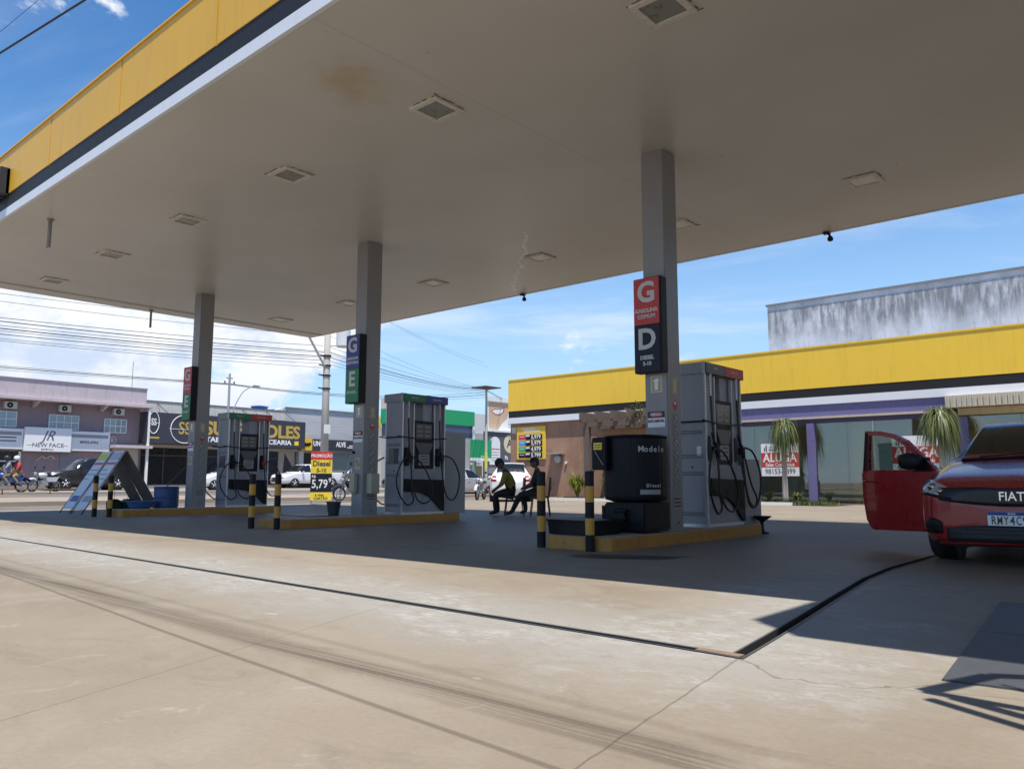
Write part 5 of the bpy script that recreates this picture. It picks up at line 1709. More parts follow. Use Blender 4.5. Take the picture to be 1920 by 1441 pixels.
pk, po = simple_car('white_pickup', 'white double cab pickup truck on the far side of the street', 'pickup truck', (-48.9, 30.7, gz(-48.9) + .06), 0, paint('car_white', (.74, .74, .75), .3),
           [(0, .70, .36, .66, .78, .6), (.10, .82, .32, .72, .88, .7), (.3, .90, .30, .80, .96, .76), (.9, .92, .3, .96, 1.03, .8), (1.2, .92, .3, 1.0, 1.08, .8), (1.32, .92, .3, 1.02, 1.13, .75),
            (1.9, .92, .3, 1.05, 1.60, .66), (2.4, .92, .3, 1.05, 1.66, .66), (3.0, .92, .3, 1.06, 1.60, .64), (3.35, .92, .3, 1.06, 1.14, .74), (5.1, .90, .34, 1.06, 1.13, .76)],
           [('windscreen', CARGLASS, 5.1, 5.95, 5.9, 8, 'rl'), ('rear_window', CARGLASS, 8.15, 8.85, 5.95, 8, 'rl'), ('side_window', CARGLASS, 5.25, 6.75, 5.1, 5.95, 'rl'), ('side_window', CARGLASS, 6.9, 8.25, 5.1, 5.95, 'rl'),
            ('cargo_cover', BLACK, 9.15, 9.9, 6.2, 8, 'rl')], (.95, 4.1), .36)
simple_car('silver_hatchback', 'silver hatchback behind the middle pump, seen from the side', 'car', (-30.2, 32.3, gz(-30) - .02), R(180), paint('car_silver', (.40, .42, .45), .3), hatch_st(4.0, .85, 1.46), HATCHWIN, (.8, 3.3), .31)
simple_car('white_estate_car', 'white family car seen from behind between the seated people', 'car', (-23.75, 26.98, 0), R(220.3), paint('car_white', (.74, .74, .75), .3), hatch_st(4.1, .86, 1.56), HATCHWIN, (.8, 3.3), .32)[0]
simple_car('blue_car', 'dark blue car at the left edge behind the motorcycle riders', 'car', (-48.3, 9.2, gz(-48) + .06), 0, paint('car_blue', (.02, .05, .12), .3), hatch_st(), HATCHWIN, (.8, 3.2), .31)
simple_car('dark_blue_car', 'dark blue car glimpsed between the middle pillar and its pump', 'car', (-46.5, 38.6, gz(-46) + .06), 0, paint('car_darkblue', (.03, .05, .09), .3), hatch_st(), HATCHWIN, (.8, 3.2), .31)


# ------------------------------------------------------------------ people
SKIN = M('skin_brown', (.22, .115, .07), .55, var=.1)
HAIR = M('hair_black', (.012, .010, .009), .6, var=.2)


def head_mesh(c, fwd, up_, s=1.0):
    """head with brow, nose, chin, eye hollows and ears; c is its centre"""
    f = Vector(fwd).normalized(); u = (Vector(up_) - f * f.dot(Vector(up_))).normalized(); l = u.cross(f)
    vs = []; fs = []
    NU, NV = 20, 14
    def bump(a, b, ca, cb, sa, sb):
        return math.exp(-((a - ca) / sa) ** 2 - ((b - cb) / sb) ** 2)
    for j in range(NV + 1):
        ph = -PI / 2 + PI * j / NV
        for i in range(NU):
            th = -PI + 2 * PI * i / NU
            x = math.cos(ph) * math.cos(th) * .098; y = math.cos(ph) * math.sin(th) * .076; z = math.sin(ph) * .125
            k = 1.0
            if z < 0: y *= 1 + z * 1.8; x *= 1 + max(0, -z - .03) * .2
            x += .026 * bump(th, z, 0, -.012, .17, .022)           # nose
            x += .012 * bump(th, z, 0, -.09, .5, .03)              # chin
            x += .006 * bump(th, z, 0, -.055, .35, .012)           # lips
            x -= .010 * (bump(th, z, .38, .018, .2, .016) + bump(th, z, -.38, .018, .2, .016))
            x += .006 * bump(th, z, 0, .05, .6, .02)
            y += math.copysign(.018, y) * bump(abs(th), z, 1.65, 0.0, .16, .03) if abs(y) > 1e-6 else 0
            vs.append(Vector(c) + (f * x + l * y + u * z) * s)
    for j in range(NV):
        for i in range(NU):
            i2 = (i + 1) % NU
            fs.append((j * NU + i, j * NU + i2, (j + 1) * NU + i2, (j + 1) * NU + i))
    return vs, fs, (f, l, u)


def person(label, loc, rz, J, cloth, hair='hair', helmet_mat=None, cap=None, group=None, feet=True):
    """J: joint positions (x forward, y to the left, z up) with radii"""
    t = thing('person', label, 'person', loc, rz, group)
    verts, edges, rad = [], [], []
    idx = {}
    def V(n, p, r):
        idx[n] = len(verts); verts.append(Vector(p)); rad.append(r)
    for n, (p, r) in J.items():
        V(n, p, r)
    E = [('pelvis', 'belly'), ('belly', 'chest'), ('chest', 'neck'), ('neck', 'headbase')]
    for s in 'lr':
        E += [('chest', 'shoulder_' + s), ('shoulder_' + s, 'elbow_' + s), ('elbow_' + s, 'wrist_' + s), ('pelvis', 'hip_' + s), ('hip_' + s, 'knee_' + s), ('knee_' + s, 'ankle_' + s), ('ankle_' + s, 'toe_' + s)]
    # hands: palm, four unequal fingers, thumb
    for s in 'lr':
        w = verts[idx['wrist_' + s]]; el = verts[idx['elbow_' + s]]
        d = (w - el).normalized()
        side = d.cross(Vector((0, 0, 1)))
        side = side.normalized() if side.length > .05 else Vector((0, 1, 0))
        dn = side.cross(d).normalized()
        if dn.z > 0: dn = -dn
        V('palm_' + s, w + d * .065, .030); E.append(('wrist_' + s, 'palm_' + s))
        for k, L in enumerate((.070, .080, .074, .058)):
            o_ = side * (.030 - .020 * k)
            a = w + d * .085 + o_; b = a + d * L * .55 + dn * .012; c = b + d * L * .3 + dn * .035
            V(f'f{k}a{s}', a, .0095); V(f'f{k}b{s}', b, .0085); V(f'f{k}c{s}', c, .0075)
            E += [('palm_' + s, f'f{k}a{s}'), (f'f{k}a{s}', f'f{k}b{s}'), (f'f{k}b{s}', f'f{k}c{s}')]
        sg = 1
        V('tha' + s, w + d * .045 + side * .034, .011); V('thb' + s, w + d * .085 + side * .052 + dn * .02, .009)
        E += [('palm_' + s, 'tha' + s), ('tha' + s, 'thb' + s)]
    edges = [(idx[a], idx[b]) for a, b in E]
    me = bpy.data.meshes.new('body'); me.from_pydata(verts, edges, [])
    ob = bpy.data.objects.new('body', me); COL.objects.link(ob)
    ob.modifiers.new('skin', 'SKIN')
    for i, r in enumerate(rad):
        sv = me.skin_vertices[0].data[i]
        sv.radius = (r, r); sv.use_root = i == 0
    sub = ob.modifiers.new('sub', 'SUBSURF'); sub.levels = 1; sub.render_levels = 1
    dg = bpy.context.evaluated_depsgraph_get()
    m2 = bpy.data.meshes.new_from_object(ob.evaluated_get(dg))
    bpy.data.objects.remove(ob)
    bones = []
    for a, b in E:
        part = 'skin'
        if a in ('pelvis',) and b.startswith('hip') or a.startswith('hip') or a.startswith('knee'): part = 'legs'
        elif a.startswith('ankle'): part = 'shoes'
        elif a in ('pelvis', 'belly', 'chest') and not b == 'neck': part = 'torso'
        elif a.startswith('shoulder'): part = 'sleeve'
        elif a.startswith('elbow'): part = 'forearm'
        if a == 'chest' and b == 'neck': part = 'torso'
        bones.append((verts[idx[a]], verts[idx[b]], part))
    mats = [SKIN, cloth['torso'], cloth['legs'], cloth['shoes'], cloth.get('sleeve', cloth['torso']), cloth.get('forearm', SKIN), cloth.get('side', cloth['torso'])]
    slot = {'skin': 0, 'torso': 1, 'legs': 2, 'shoes': 3, 'sleeve': 4, 'forearm': 5}
    pv_, pf_, ps_ = [v.co.copy() for v in m2.vertices], [tuple(p.vertices) for p in m2.polygons], []
    for p in m2.polygons:
        c = p.center; best = (9, 'skin')
        for a, b, part in bones:
            ab = b - a
            tt = max(0, min(1, (c - a).dot(ab) / max(1e-9, ab.length_squared)))
            dist = (c - a - ab * tt).length
            if dist < best[0] - 1e-6: best = (dist, part)
        s_ = slot[best[1]]
        if s_ == 1 and 'side' in cloth and c.x < verts[idx['chest']].x - .05: s_ = 6
        ps_.append(s_)
    bpy.data.meshes.remove(m2)
    hb_, ht = verts[idx['headbase']], J['headdir'] if 'headdir' in J else None
    hd = cloth.get('head_dir', (1, 0, -.15)); hu = cloth.get('head_up', (0.1, 0, 1))
    hc = hb_ + Vector(hu).normalized() * .10 + Vector(hd).normalized() * .02
    hv, hf, (f, l, u) = head_mesh(hc, hd, hu)
    b0 = len(pv_)
    pv_ += hv; pf_ += [tuple(i + b0 for i in q) for q in hf]; ps_ += [0] * len(hf)
    m3 = bpy.data.meshes.new('body'); m3.from_pydata(pv_, [], pf_)
    bd = link('body', m3, mats, t, True)
    for p, s_ in zip(m3.polygons, ps_): p.material_index = s_
    # eyes and mouth
    for sg in (-1, 1):
        e = MB().lathe([(.002, 0), (.011, .004), (.002, .010)], 8).build('eye', M('eye_dark', (.03, .02, .015), .2), bd)
        e.matrix_local = Matrix.Translation(hc + f * .082 + l * .030 * sg + u * .018) @ Matrix((l, u, f)).transposed().to_4x4()
    if helmet_mat:
        hv2 = MB().lathe([(.118, -.07), (.135, -.02), (.138, .04), (.120, .10), (.075, .14), (.01, .155)], 20)
        h = hv2.build('helmet', helmet_mat, t, smooth=True)
        h.matrix_local = Matrix.Translation(hc + u * .01 - f * .01) @ Matrix((f, l, u)).transposed().to_4x4()
        vz = MB().box(.10, .128, -.085, .085, -.05, .035).build('visor', CARGLASS, h, .02)
    else:
        hv2 = [((v - hc) * 1.075 + hc - f * .008 + u * .008) for v in hv]
        keep = [q for q in hf if sum((hv2[i] - hc).dot(u) for i in q) / 4 > .028 + .9 * max(0, sum((hv2[i] - hc).dot(f) for i in q) / 4 - .02) or sum((hv2[i] - hc).dot(f) for i in q) / 4 < -.035 and sum((hv2[i] - hc).dot(u) for i in q) / 4 > -.07]
        used = sorted({i for q in keep for i in q}); mp = {o: n for n, o in enumerate(used)}
        mh = bpy.data.meshes.new('hair'); mh.from_pydata([hv2[i] for i in used], [], [tuple(mp[i] for i in q) for q in keep])
        link('hair', mh, HAIR, t, True)
        if cap:
            cp = MB().lathe([(.112, .02), (.112, .05), (.098, .095), (.05, .13), (.01, .137)], 18)
            cp.prism([(.05, -.08), (.14, -.07), (.19, -.03), (.19, .03), (.14, .07), (.05, .08)], 'z', .03, .042)
            c_ = cp.build('cap', cap, t, smooth=False)
            c_.matrix_local = Matrix.Translation(hc) @ Matrix((f, l, u)).transposed().to_4x4()
    return t


def seated(lean=.12, knees=(.46, .46), ankles=((.44, .10), (.44, -.10)), toes=None, hands=((.42, .10, .66), (.42, -.10, .66)), seat=.47, elbow_z=.30, z_ank=(.09, .09)):
    s = seat - (.02 if seat < .6 else 0)
    J = {'pelvis': ((0, 0, s + .09), .135), 'belly': ((lean * .45, 0, s + .29), .135), 'chest': ((lean, 0, s + .49), .14), 'neck': ((lean * 1.25, 0, s + .64), .058), 'headbase': ((lean * 1.35 + .02, 0, s + .70), .055)}
    for k, (n, sg) in enumerate((('l', 1), ('r', -1))):
        J['shoulder_' + n] = ((lean * 1.02, sg * .185, s + .55), .068)
        h = hands[k]
        J['elbow_' + n] = (((lean + h[0]) * .5 - .03, sg * .245, s + elbow_z), .046)
        J['wrist_' + n] = (h, .030)
        J['hip_' + n] = ((.06, sg * .09, s + .06), .105)
        J['knee_' + n] = ((knees[k], sg * .13, s + .06), .066)
        a = ankles[k]
        J['ankle_' + n] = ((a[0], a[1], z_ank[k]), .044)
        J['toe_' + n] = ((a[0] + .16, a[1] + sg * .02, z_ank[k] - .045), .036)
    for n in ('pelvis', 'belly', 'chest'):
        J[n] = (J[n][0], J[n][1] * 1.30)
    for n in ('shoulder_', 'elbow_', 'hip_', 'knee_', 'ankle_'):
        for q in 'lr':
            J[n + q] = (J[n + q][0], J[n + q][1] * 1.27)
    return J


BLK = M('uniform_black', (.018, .018, .022), .8, var=.2, scale=12, bump=.3)
UYEL = M('uniform_yellow', (.24, .205, .03), .75, var=.15, scale=12, bump=.3)
SHOE = M('shoe_black', (.012, .012, .013), .5)
WSHIRT = M('shirt_white', (.62, .64, .70), .8, var=.1, bump=.3)
GSHIRT = M('shirt_grey', (.20, .22, .27), .8, var=.1, bump=.3)
RSHIRT = M('shirt_red', (.42, .05, .05), .8, var=.1, bump=.3)
JEANS = M('jeans', (.04, .05, .09), .85, var=.2, bump=.3)
KHAKI = M('khaki', (.30, .23, .15), .85, var=.15, bump=.3)
FACE = R(221.5)
person('seated person bent forward in black and yellow uniform, nearer the middle pump', (-12.66, 14.45, 0), FACE + R(4), seated(.20, (.47, .45), ((.46, .13), (.38, -.12)), hands=((.46, .05, .63), (.44, -.07, .62))),
       {'torso': BLK, 'legs': BLK, 'shoes': SHOE, 'sleeve': UYEL, 'side': UYEL, 'head_dir': (1, 0, -.6), 'head_up': (.5, 0, 1)}, cap=BLK, group='station workers sitting')
person('seated person leaning back with legs stretched out, beside the nearest bollard', (-11.98, 14.60, 0), FACE - R(6), seated(.06, (.46, .42), ((.66, .12), (.34, -.10)), hands=((.36, .06, .68), (.30, -.10, .66)), z_ank=(.09, .11)),
       {'torso': BLK, 'legs': BLK, 'shoes': SHOE, 'sleeve': BLK, 'side': UYEL, 'head_dir': (1, .1, -.1)}, cap=BLK, group='station workers sitting')


def chair(loc, rz, label):
    t = thing('chair', label, 'chair', loc, rz, 'chairs of the seated workers')
    m_ = M('chair_dark', (.03, .03, .033), .5)
    box('seat', m_, t, -.22, .24, -.22, .22, .42, .465, .012)
    box('backrest', m_, t, -.26, -.225, -.22, .22, .60, .90, .012)
    for sx, sy in ((1, 1), (1, -1), (-1, 1), (-1, -1)):
        MB().rod((sx * .18, sy * .18, .42), (sx * .23, sy * .20, 0), .013).build('leg', m_, t)
    for sy in (-1, 1):
        MB().rod((-.20, sy * .19, .43), (-.245, sy * .19, .9), .013).build('back_post', m_, t)


chair((-12.66, 14.45, 0), FACE + R(4), 'dark metal chair under the bent forward person')
chair((-11.98, 14.60, 0), FACE - R(6), 'dark metal chair under the leaning back person')


# ------------------------------------------------------------------ motorcycles
def motorcycle(label, loc, rz, col, riders=0, group='motorcycles in the street'):
    t = thing('motorcycle', label, 'motorcycle', loc, rz, group)
    for x in (.66, -.62):
        e = bpy.data.objects.new('wheel', None); COL.objects.link(e); e.parent = t; e.location = (x, 0, .30)
        MB().tube([(.27 * math.cos(a), 0, .27 * math.sin(a)) for a in [2 * PI * k / 22 for k in range(22)]], .042, 8, closed=True).build('tyre', TYRE, e, smooth=True)
        sp = MB().tube([(.225 * math.cos(a), 0, .225 * math.sin(a)) for a in [2 * PI * k / 22 for k in range(22)]], .014, 6, closed=True).lathe([(.05, -.06), (.05, .06)], 10, axis='y')
        for k in range(8):
            a = 2 * PI * k / 8
            sp.rod((0, 0, 0), (.22 * math.cos(a), 0, .22 * math.sin(a)), .006, n=5)
        sp.build('rim', RIM, e)
    MB().rod((.66, .07, .30), (.42, .07, .88), .022).rod((.66, -.07, .30), (.42, -.07, .88), .022).build('fork', STEEL, t)
    MB().rod((.42, 0, .85), (-.1, 0, .72), .03).rod((.40, 0, .78), (.15, 0, .35), .025).rod((.15, 0, .35), (-.3, 0, .38), .025).rod((-.62, .06, .30), (-.2, .06, .40), .022).rod((-.62, -.06, .30), (-.2, -.06, .40), .022).build('frame', BLACK, t)
    MB().box(-.08, .28, -.13, .13, .28, .56).lathe([(.10, -.15), (.10, .15)], 14, (.0, 0, .38), 'y').build('engine', GALV, t, .02)
    MB().lathe([(.02, -.26), (.11, -.20), (.145, -.02), (.13, .16), (.04, .24)], 14, (.16, 0, .80), 'x').build('fuel_tank', col, t, smooth=True)
    MB().box(-.66, .02, -.13, .13, .74, .82).build('seat', BLACK, t, .03)
    MB().prism([(-.55, .48), (-.05, .48), (.05, .72), (-.72, .76)], 'y', -.12, .12).build('side_fairing', col, t, .02)
    MB().tube(smooth_path([(.98, 0, .40), (.88, 0, .56), (.66, 0, .63), (.46, 0, .56)], 4), .07, 8).build('front_mudguard', col, t)
    MB().tube(smooth_path([(-.98, 0, .52), (-.8, 0, .64), (-.6, 0, .68)], 4), .07, 8).build('rear_mudguard', BLACK, t)
    MB().rod((.40, -.36, 1.02), (.44, -.1, .98), .014).rod((.44, -.1, .98), (.44, .1, .98), .014).rod((.44, .1, .98), (.40, .36, 1.02), .014).build('handlebar', BLACK, t)
    MB().lathe([(.03, -.10), (.085, -.04), (.09, .02)], 14, (.56, 0, .88), 'x').build('headlight', LIGHTGLASS, t, smooth=True)
    MB().box(-.86, -.80, -.05, .05, .66, .73).build('tail_light', TAILRED, t)
    MB().rod((-.05, -.14, .34), (-.85, -.16, .42), .045).build('exhaust', STEEL, t)
    for sy in (-1, 1):
        MB().rod((.38, sy * .25, 1.02), (.34, sy * .30, 1.16), .008).lathe([(.05, -.01), (.05, .01)], 12, (.34, sy * .31, 1.19), 'x').build('mirror', BLACK, t)
    return t


def rider(label, base, rz, back, cloth, hel, group):
    J = seated(.10, (.36, .36), ((.12, .20), (.12, -.20)), hands=(((.50 if not back else .30), .26 if not back else .16, .98 if not back else .95), ((.50 if not back else .30), -.26 if not back else -.16, .98 if not back else .95)), seat=.78, elbow_z=.36, z_ank=(.42, .42))
    for n, sg in (('l', 1), ('r', -1)):
        J['knee_' + n] = ((.36, sg * .20, .76), .066)
    return person(label, base, rz, J, cloth, helmet_mat=hel, group=group)


def place(loc, rz, dx):
    return (loc[0] + math.cos(rz) * dx, loc[1] + math.sin(rz) * dx, loc[2])


HELB = M('helmet_black', (.03, .03, .035), .25)
HELW = M('helmet_white', (.65, .66, .68), .25)
BLUEBIKE = M('bike_blue', (.03, .09, .35), .3, coat=.5)
b1 = (-42.9, 12.55, gz(-42.9) + .06); a1 = R(-90)
motorcycle('blue motorcycle carrying a grey clad rider and a red clad passenger', b1, a1, BLUEBIKE)
rider('motorcycle rider in grey shirt and khaki trousers on the blue motorcycle', place(b1, a1, -.10), a1, False, {'torso': GSHIRT, 'legs': KHAKI, 'shoes': SHOE}, HELB, 'motorcycle riders')
rider('motorcycle passenger in red shirt with white helmet on the blue motorcycle', place(b1, a1, -.52), a1, True, {'torso': RSHIRT, 'legs': KHAKI, 'shoes': SHOE}, HELW, 'motorcycle riders')
motorcycle('parked motorcycle with white fairing between red clad passenger and black car', (-43.6, 14.4, gz(-43.6) + .06), R(-70), M('bike_white', (.6, .6, .6), .3, coat=.4))
b2 = (-27.6, 21.1, -.02); a2 = R(-100)
motorcycle('dark motorcycle with two white shirted people, half behind the middle pillar', b2, a2, M('bike_black', (.03, .03, .04), .3, coat=.4))
rider('rider in white shirt and black helmet, half behind the middle pillar', place(b2, a2, -.10), a2, False, {'torso': WSHIRT, 'legs': JEANS, 'shoes': SHOE}, HELB, 'motorcycle riders')
rider('passenger in white shirt behind the white shirted rider at the middle pillar', place(b2, a2, -.52), a2, True, {'torso': WSHIRT, 'legs': JEANS, 'shoes': SHOE}, HELB, 'motorcycle riders')
motorcycle('white scooter like motorcycle parked before the white family car', (-24.6, 25.8, -.0), R(-60), M('bike_white', (.6, .6, .6), .3, coat=.4))

# low rail along the pavement at the left
gl_ = thing('guard_rail', 'low dark bent rail along the pavement under the motorcycles', 'rail', (-41.6, 0, gz(-41.6)))
for y in range(4, 18, 2):
    MB().rod((0, y, -.1), (0, y, .24), .03, n=6).build('rail_post', RUST, gl_)
MB().rod((0, 4, .22), (0, 16, .22), .03, n=6).build('rail_bar', RUST, gl_)

# ------------------------------------------------------------------ shops across the street (fronts face +X at x = -52)
FX = -52.0
MAUVE = M('mauve_wall', (0.28, 0.215, 0.235), 0.75, var=0.12, dirt=0.25)
PINK = M('pale_pink_wall', (0.54, 0.46, 0.48), 0.75, var=0.1, dirt=0.25)
DARKSHOP = M('dark_shop_inside', (0.02, 0.02, 0.022), 0.6, var=0.2)
SHOPGLASS = M('shop_glass_dark', (0.015, 0.018, 0.02), 0.06, var=0.2, spec=0.6)
SKYGLASS = M('window_glass_pale', (0.30, 0.40, 0.46), 0.12, metal=0.35, var=0.2, scale=1.5)
LETGOLD = M('gold_letters', (0.62, 0.42, 0.10), 0.35, metal=0.3, var=0.15, scale=2)
SIGNBLACK = M('sign_charcoal', (0.045, 0.045, 0.06), 0.45, var=0.1)
RIB = corrugated_mat('ribbed_sheet', (0.50, 0.50, 0.52), 'z', 26.0, .25)
PALEROOF = M('pale_roof_slab', (0.60, 0.57, 0.52), 0.7, var=0.08, dirt=0.25)


def xb(name, mat, parent, d0, d1, y0, y1, z0, z1, bev=0.0):
    """box by depth in front of the shop line (d towards the road)"""
    return box(name, mat, parent, d0, d1, y0, y1, z0, z1, bev)


# two storey mauve building
nf = thing('shop_building', 'two storey mauve building with pale pink parapet and white shop sign', 'building', (FX, 0, 0))
xb('wall', MAUVE, nf, -10, 0, -6, 22.5, .4, 5.55)
xb('parapet', PINK, nf, -.2, .85, -6, 22.5, 5.62, 6.62)
xb('eave', PINK, nf, -.1, 1.05, -6, 22.9, 5.46, 5.615)
xb('parapet_cap', M('cap_mauve', (.30, .24, .28), .7), nf, -.25, .9, -6, 22.52, 6.62, 6.70)
for y in (9.0, 16.2, 20.0):
    MB().prism([(0.0, 5.1), (.1, 5.1), (.95, 5.38), (.95, 5.458), (0.0, 5.458)], 'y', y, y + .14).build('eave_bracket', PINK, nf)
win = None
for y0, y1, z0, z1, ny, nz in ((13.3, 15.42, 3.92, 4.78, 4, 2), (17.15, 18.80, 3.88, 4.74, 4, 2), (20.32, 21.66, 3.84, 4.68, 4, 2), (9.5, 11.2, 3.92, 4.78, 4, 2)):
    w_ = xb('window', M('window_recess', (.12, .10, .12), .6), nf, -.06, .012, y0, y1, z0, z1)
    fr_ = MB()
    for k in range(ny + 1):
        yy = y0 + (y1 - y0) * k / ny
        fr_.box(.012, .06, yy - .022, yy + .022, z0, z1)
    for k in range(nz + 1):
        zz = z0 + (z1 - z0) * k / nz
        fr_.box(.013, .055, y0, y1, zz - .022, zz + .022)
    fr_.build('window_frame', WHITE, w_)
    for a in range(ny):
        for b in range(nz):
            box('pane', SKYGLASS, w_, .014, .024, y0 + (y1 - y0) * a / ny + .02, y0 + (y1 - y0) * (a + 1) / ny - .02, z0 + (z1 - z0) * b / nz + .02, z0 + (z1 - z0) * (b + 1) / nz - .02)
xb('shop_window', SHOPGLASS, nf, .0, .03, 10, 15.7, .55, 2.5)
xb('window_post', WHITE, nf, .0, .08, 15.66, 15.78, .5, 2.5)
xb('window_rail', WHITE, nf, .03, .06, 10, 15.66, 1.9, 1.96)
xb('window_notice', WHITE_CLEAN, nf, .031, .04, 14.95, 15.25, 1.35, 1.6)
xb('ground_floor_door', M('door_grey', (.20, .20, .24), .5), nf, .0, .04, 17.9, 18.9, .5, 2.5)
MB().tube(smooth_path([(.03, 16.6, 2.0), (.03, 16.9, 2.25), (.03, 17.1, 2.15), (.03, 17.4, 2.3), (.03, 17.6, 2.1)], 5), .03, 5).build('wall_ornament', ALU, nf)
xb('porch_roof', PINK, nf, .0, 1.2, 20.6, 22.9, 2.86, 3.04)
xb('corner_post', WHITE, nf, .85, 1.0, 22.62, 22.75, .5, 5.4)
xb('entrance_wall', M('porch_cream', (.44, .40, .34), .7, var=.1), nf, 0, .06, 20.9, 22.5, .5, 2.85)
# shop sign in three leaves
sg_ = thing('shop_sign', 'white three part shop sign reading NEW FACE on the mauve building', 'sign', (FX, 0, 0))
xb('centre_board', WHITE_CLEAN, sg_, .30, .55, 15.77, 18.28, 2.52, 3.92, .01)
for a, b in ((11.5, 15.75), (18.30, 20.58)):
    xb('wing_board', WHITE_CLEAN, sg_, .02, .36, a, b, 2.62, 3.80, .01)
    xb('grey_stripe', M('sign_stripe', (.30, .30, .32), .5), sg_, .361, .365, a, b - .1, 3.42, 3.62)
text('JR', .85, M('sign_ink', (.10, .09, .10), .5), sg_, (.552, 17.0, 3.42), EAST, ext=.002, shear=.4, sx=.9)
text('NEW FACE', .33, M('sign_ink', (.10, .09, .10), .5), sg_, (.552, 17.03, 2.88), EAST, ext=.002, fat=.003, sx=1.05)
xb('sign_rule', M('sign_ink', (.10, .09, .10), .5), sg_, .551, .553, 15.9, 16.2, 2.86, 2.88)
xb('sign_rule', M('sign_ink', (.10, .09, .10), .5), sg_, .551, .553, 17.85, 18.15, 2.86, 2.88)
text('ESTÉTICA', .13, M('sign_ink', (.10, .09, .10), .5), sg_, (.552, 17.0, 2.63), EAST, ext=.002, fat=.003, sx=1.2)
text('98702-0794', .22, M('sign_ink', (.10, .09, .10), .5), sg_, (.366, 19.35, 3.14), EAST, ext=.002, fat=.006)
for z in (3.25, 3.05):
    xb('sign_line', M('sign_ink', (.10, .09, .10), .5), sg_, .361, .364, 14.0, 15.4, z, z + .07)
rl = thing('round_sign', 'small white outlined round sign beside the white shop sign', 'sign', (FX + .02, 20.83, 3.33))
MB().lathe([(.26, 0), (.26, .05)], 24, axis='x').build('disc', MAUVE, rl)
MB().tube([(.055, .25 * math.cos(a), .25 * math.sin(a)) for a in [2 * PI * k / 24 for k in range(24)]], .02, 6, closed=True).build('ring', WHITE_CLEAN, rl)
text('B', .3, WHITE_CLEAN, rl, (.052, 0, 0), EAST, ext=.004)
for y, lab in ((14.68, 'air conditioner under the pink eave at the left photo edge'), (17.58, 'air conditioner under the pink eave above the middle window'), (20.72, 'air conditioner under the pink eave nearest the black shop sign')):
    t = thing('air_conditioner', lab, 'air conditioner', (FX, y, 4.92), 0, 'air conditioners on the mauve building')
    box('case', M('ac_white', (.55, .55, .52), .5, dirt=.3), t, .05, .40, 0, .64, 0, .42, .015)
    MB().lathe([(.16, 0), (.16, .012)], 20, (.401, .26, .21), 'x').build('fan_grille', BLACK, t)
    MB().lathe([(.05, .0125), (.05, .02)], 12, (.401, .26, .21), 'x').build('fan_hub', STEEL, t)
    MB().rod((0, .1, -.03), (.38, .1, -.03), .015, n=6).rod((0, .54, -.03), (.38, .54, -.03), .015, n=6).build('bracket', STEEL, t)
o = MB().rod((FX - 1, 22.3, 5.4), (FX - 1, 22.3, 8.6), .02, n=6).build('antenna_mast', STEEL)
tag(o, 'thin antenna mast at the end of the pink parapet', 'mast')

# black tobacco shop
ss = thing('shop_building', 'low shop with long charcoal sign in gold letters and pale roof slab', 'building', (FX, 0, 0))
xb('wall', M('shop_wall_grey', (.34, .33, .33), .7, var=.1, dirt=.2), ss, -12, -.5, 22.5, 34.5, .45, 5.3)
xb('roof_slab', PALEROOF, ss, -7, .3, 22.45, 33.25, 5.28, 5.98)
xb('roof_edge', M('roof_edge_dark', (.10, .10, .11), .6), ss, -7, .34, 22.45, 33.25, 5.98, 6.03)
xb('shop_front', SHOPGLASS, ss, -.45, -.4, 22.9, 33.0, .55, 3.1)
for y in (24.3, 26.0, 28.2, 30.2, 32.0):
    xb('front_post', M('post_dark', (.05, .05, .05), .5), ss, -.4, -.32, y, y + .08, .5, 3.1)
xb('transom', M('post_dark', (.05, .05, .05), .5), ss, -.395, -.33, 22.9, 33.0, 2.45, 2.53)
xb('plinth', M('plinth_grey', (.36, .35, .33), .7), ss, -.5, .1, 22.6, 34.5, .40, .58)
xb('lintel', M('lintel_beige', (.40, .37, .32), .7), ss, -.5, .15, 22.5, 34.4, 3.0, 3.2)
for y0 in (23.4, 25.0, 29.5, 31.4, 33.0):
    MB().rod((.2, y0, 5.95), (.9, y0 + .5, 5.22), .02, n=6).build('stay_rod', BLACK, ss)
xb('entry_wall', M('entry_beige', (.44, .39, .33), .7, var=.1), ss, -.5, -.3, 33.0, 34.4, .5, 3.0)
MB().prism([(33.5, .55), (34.4, .55), (33.55, 1.5)], 'x', -.295, -.28).build('yellow_wedge', PRINTYEL, ss)
MB().prism([(33.4, 1.5), (34.4, .56), (34.4, 1.6), (33.5, 2.9)], 'x', -.297, -.284).build('charcoal_wedge', SIGNBLACK, ss)
bs = thing('shop_sign', 'long charcoal shop sign with gold letters SUPER SOLES and round double S emblem', 'sign', (FX, 0, 0))
xb('board', SIGNBLACK, bs, .30, .95, 22.55, 34.42, 3.22, 5.20, .01)
for (yc, zc, ry, rz_, sz, gold) in ((23.0, 4.55, .34, .70, .62, WHITE_CLEAN), (25.07, 4.22, .95, .92, 1.15, LETGOLD)):
    MB().tube([(.962, yc + ry * math.cos(a), zc + rz_ * math.sin(a)) for a in [2 * PI * k / 30 for k in range(30)]], .028, 5, closed=True).build('emblem_ring', WHITE_CLEAN, bs)
    text('SS', sz, gold, bs, (.955, yc, zc + .02), EAST, name='emblem_letters', ext=.008, fat=.012, sx=.62 if sz < 1 else .82)
    xb('emblem_bar', WHITE_CLEAN, bs, .955, .97, yc - ry * 1.1, yc + ry * 1.1, zc - .03, zc + .0)
xb('emblem_caption', LETGOLD, bs, .952, .96, 22.72, 23.4, 3.52, 3.64)
text('SUPER SOLES', 1.25, LETGOLD, bs, (.955, 30.2, 4.33), EAST, ext=.012, fat=.045, fit=7.5)
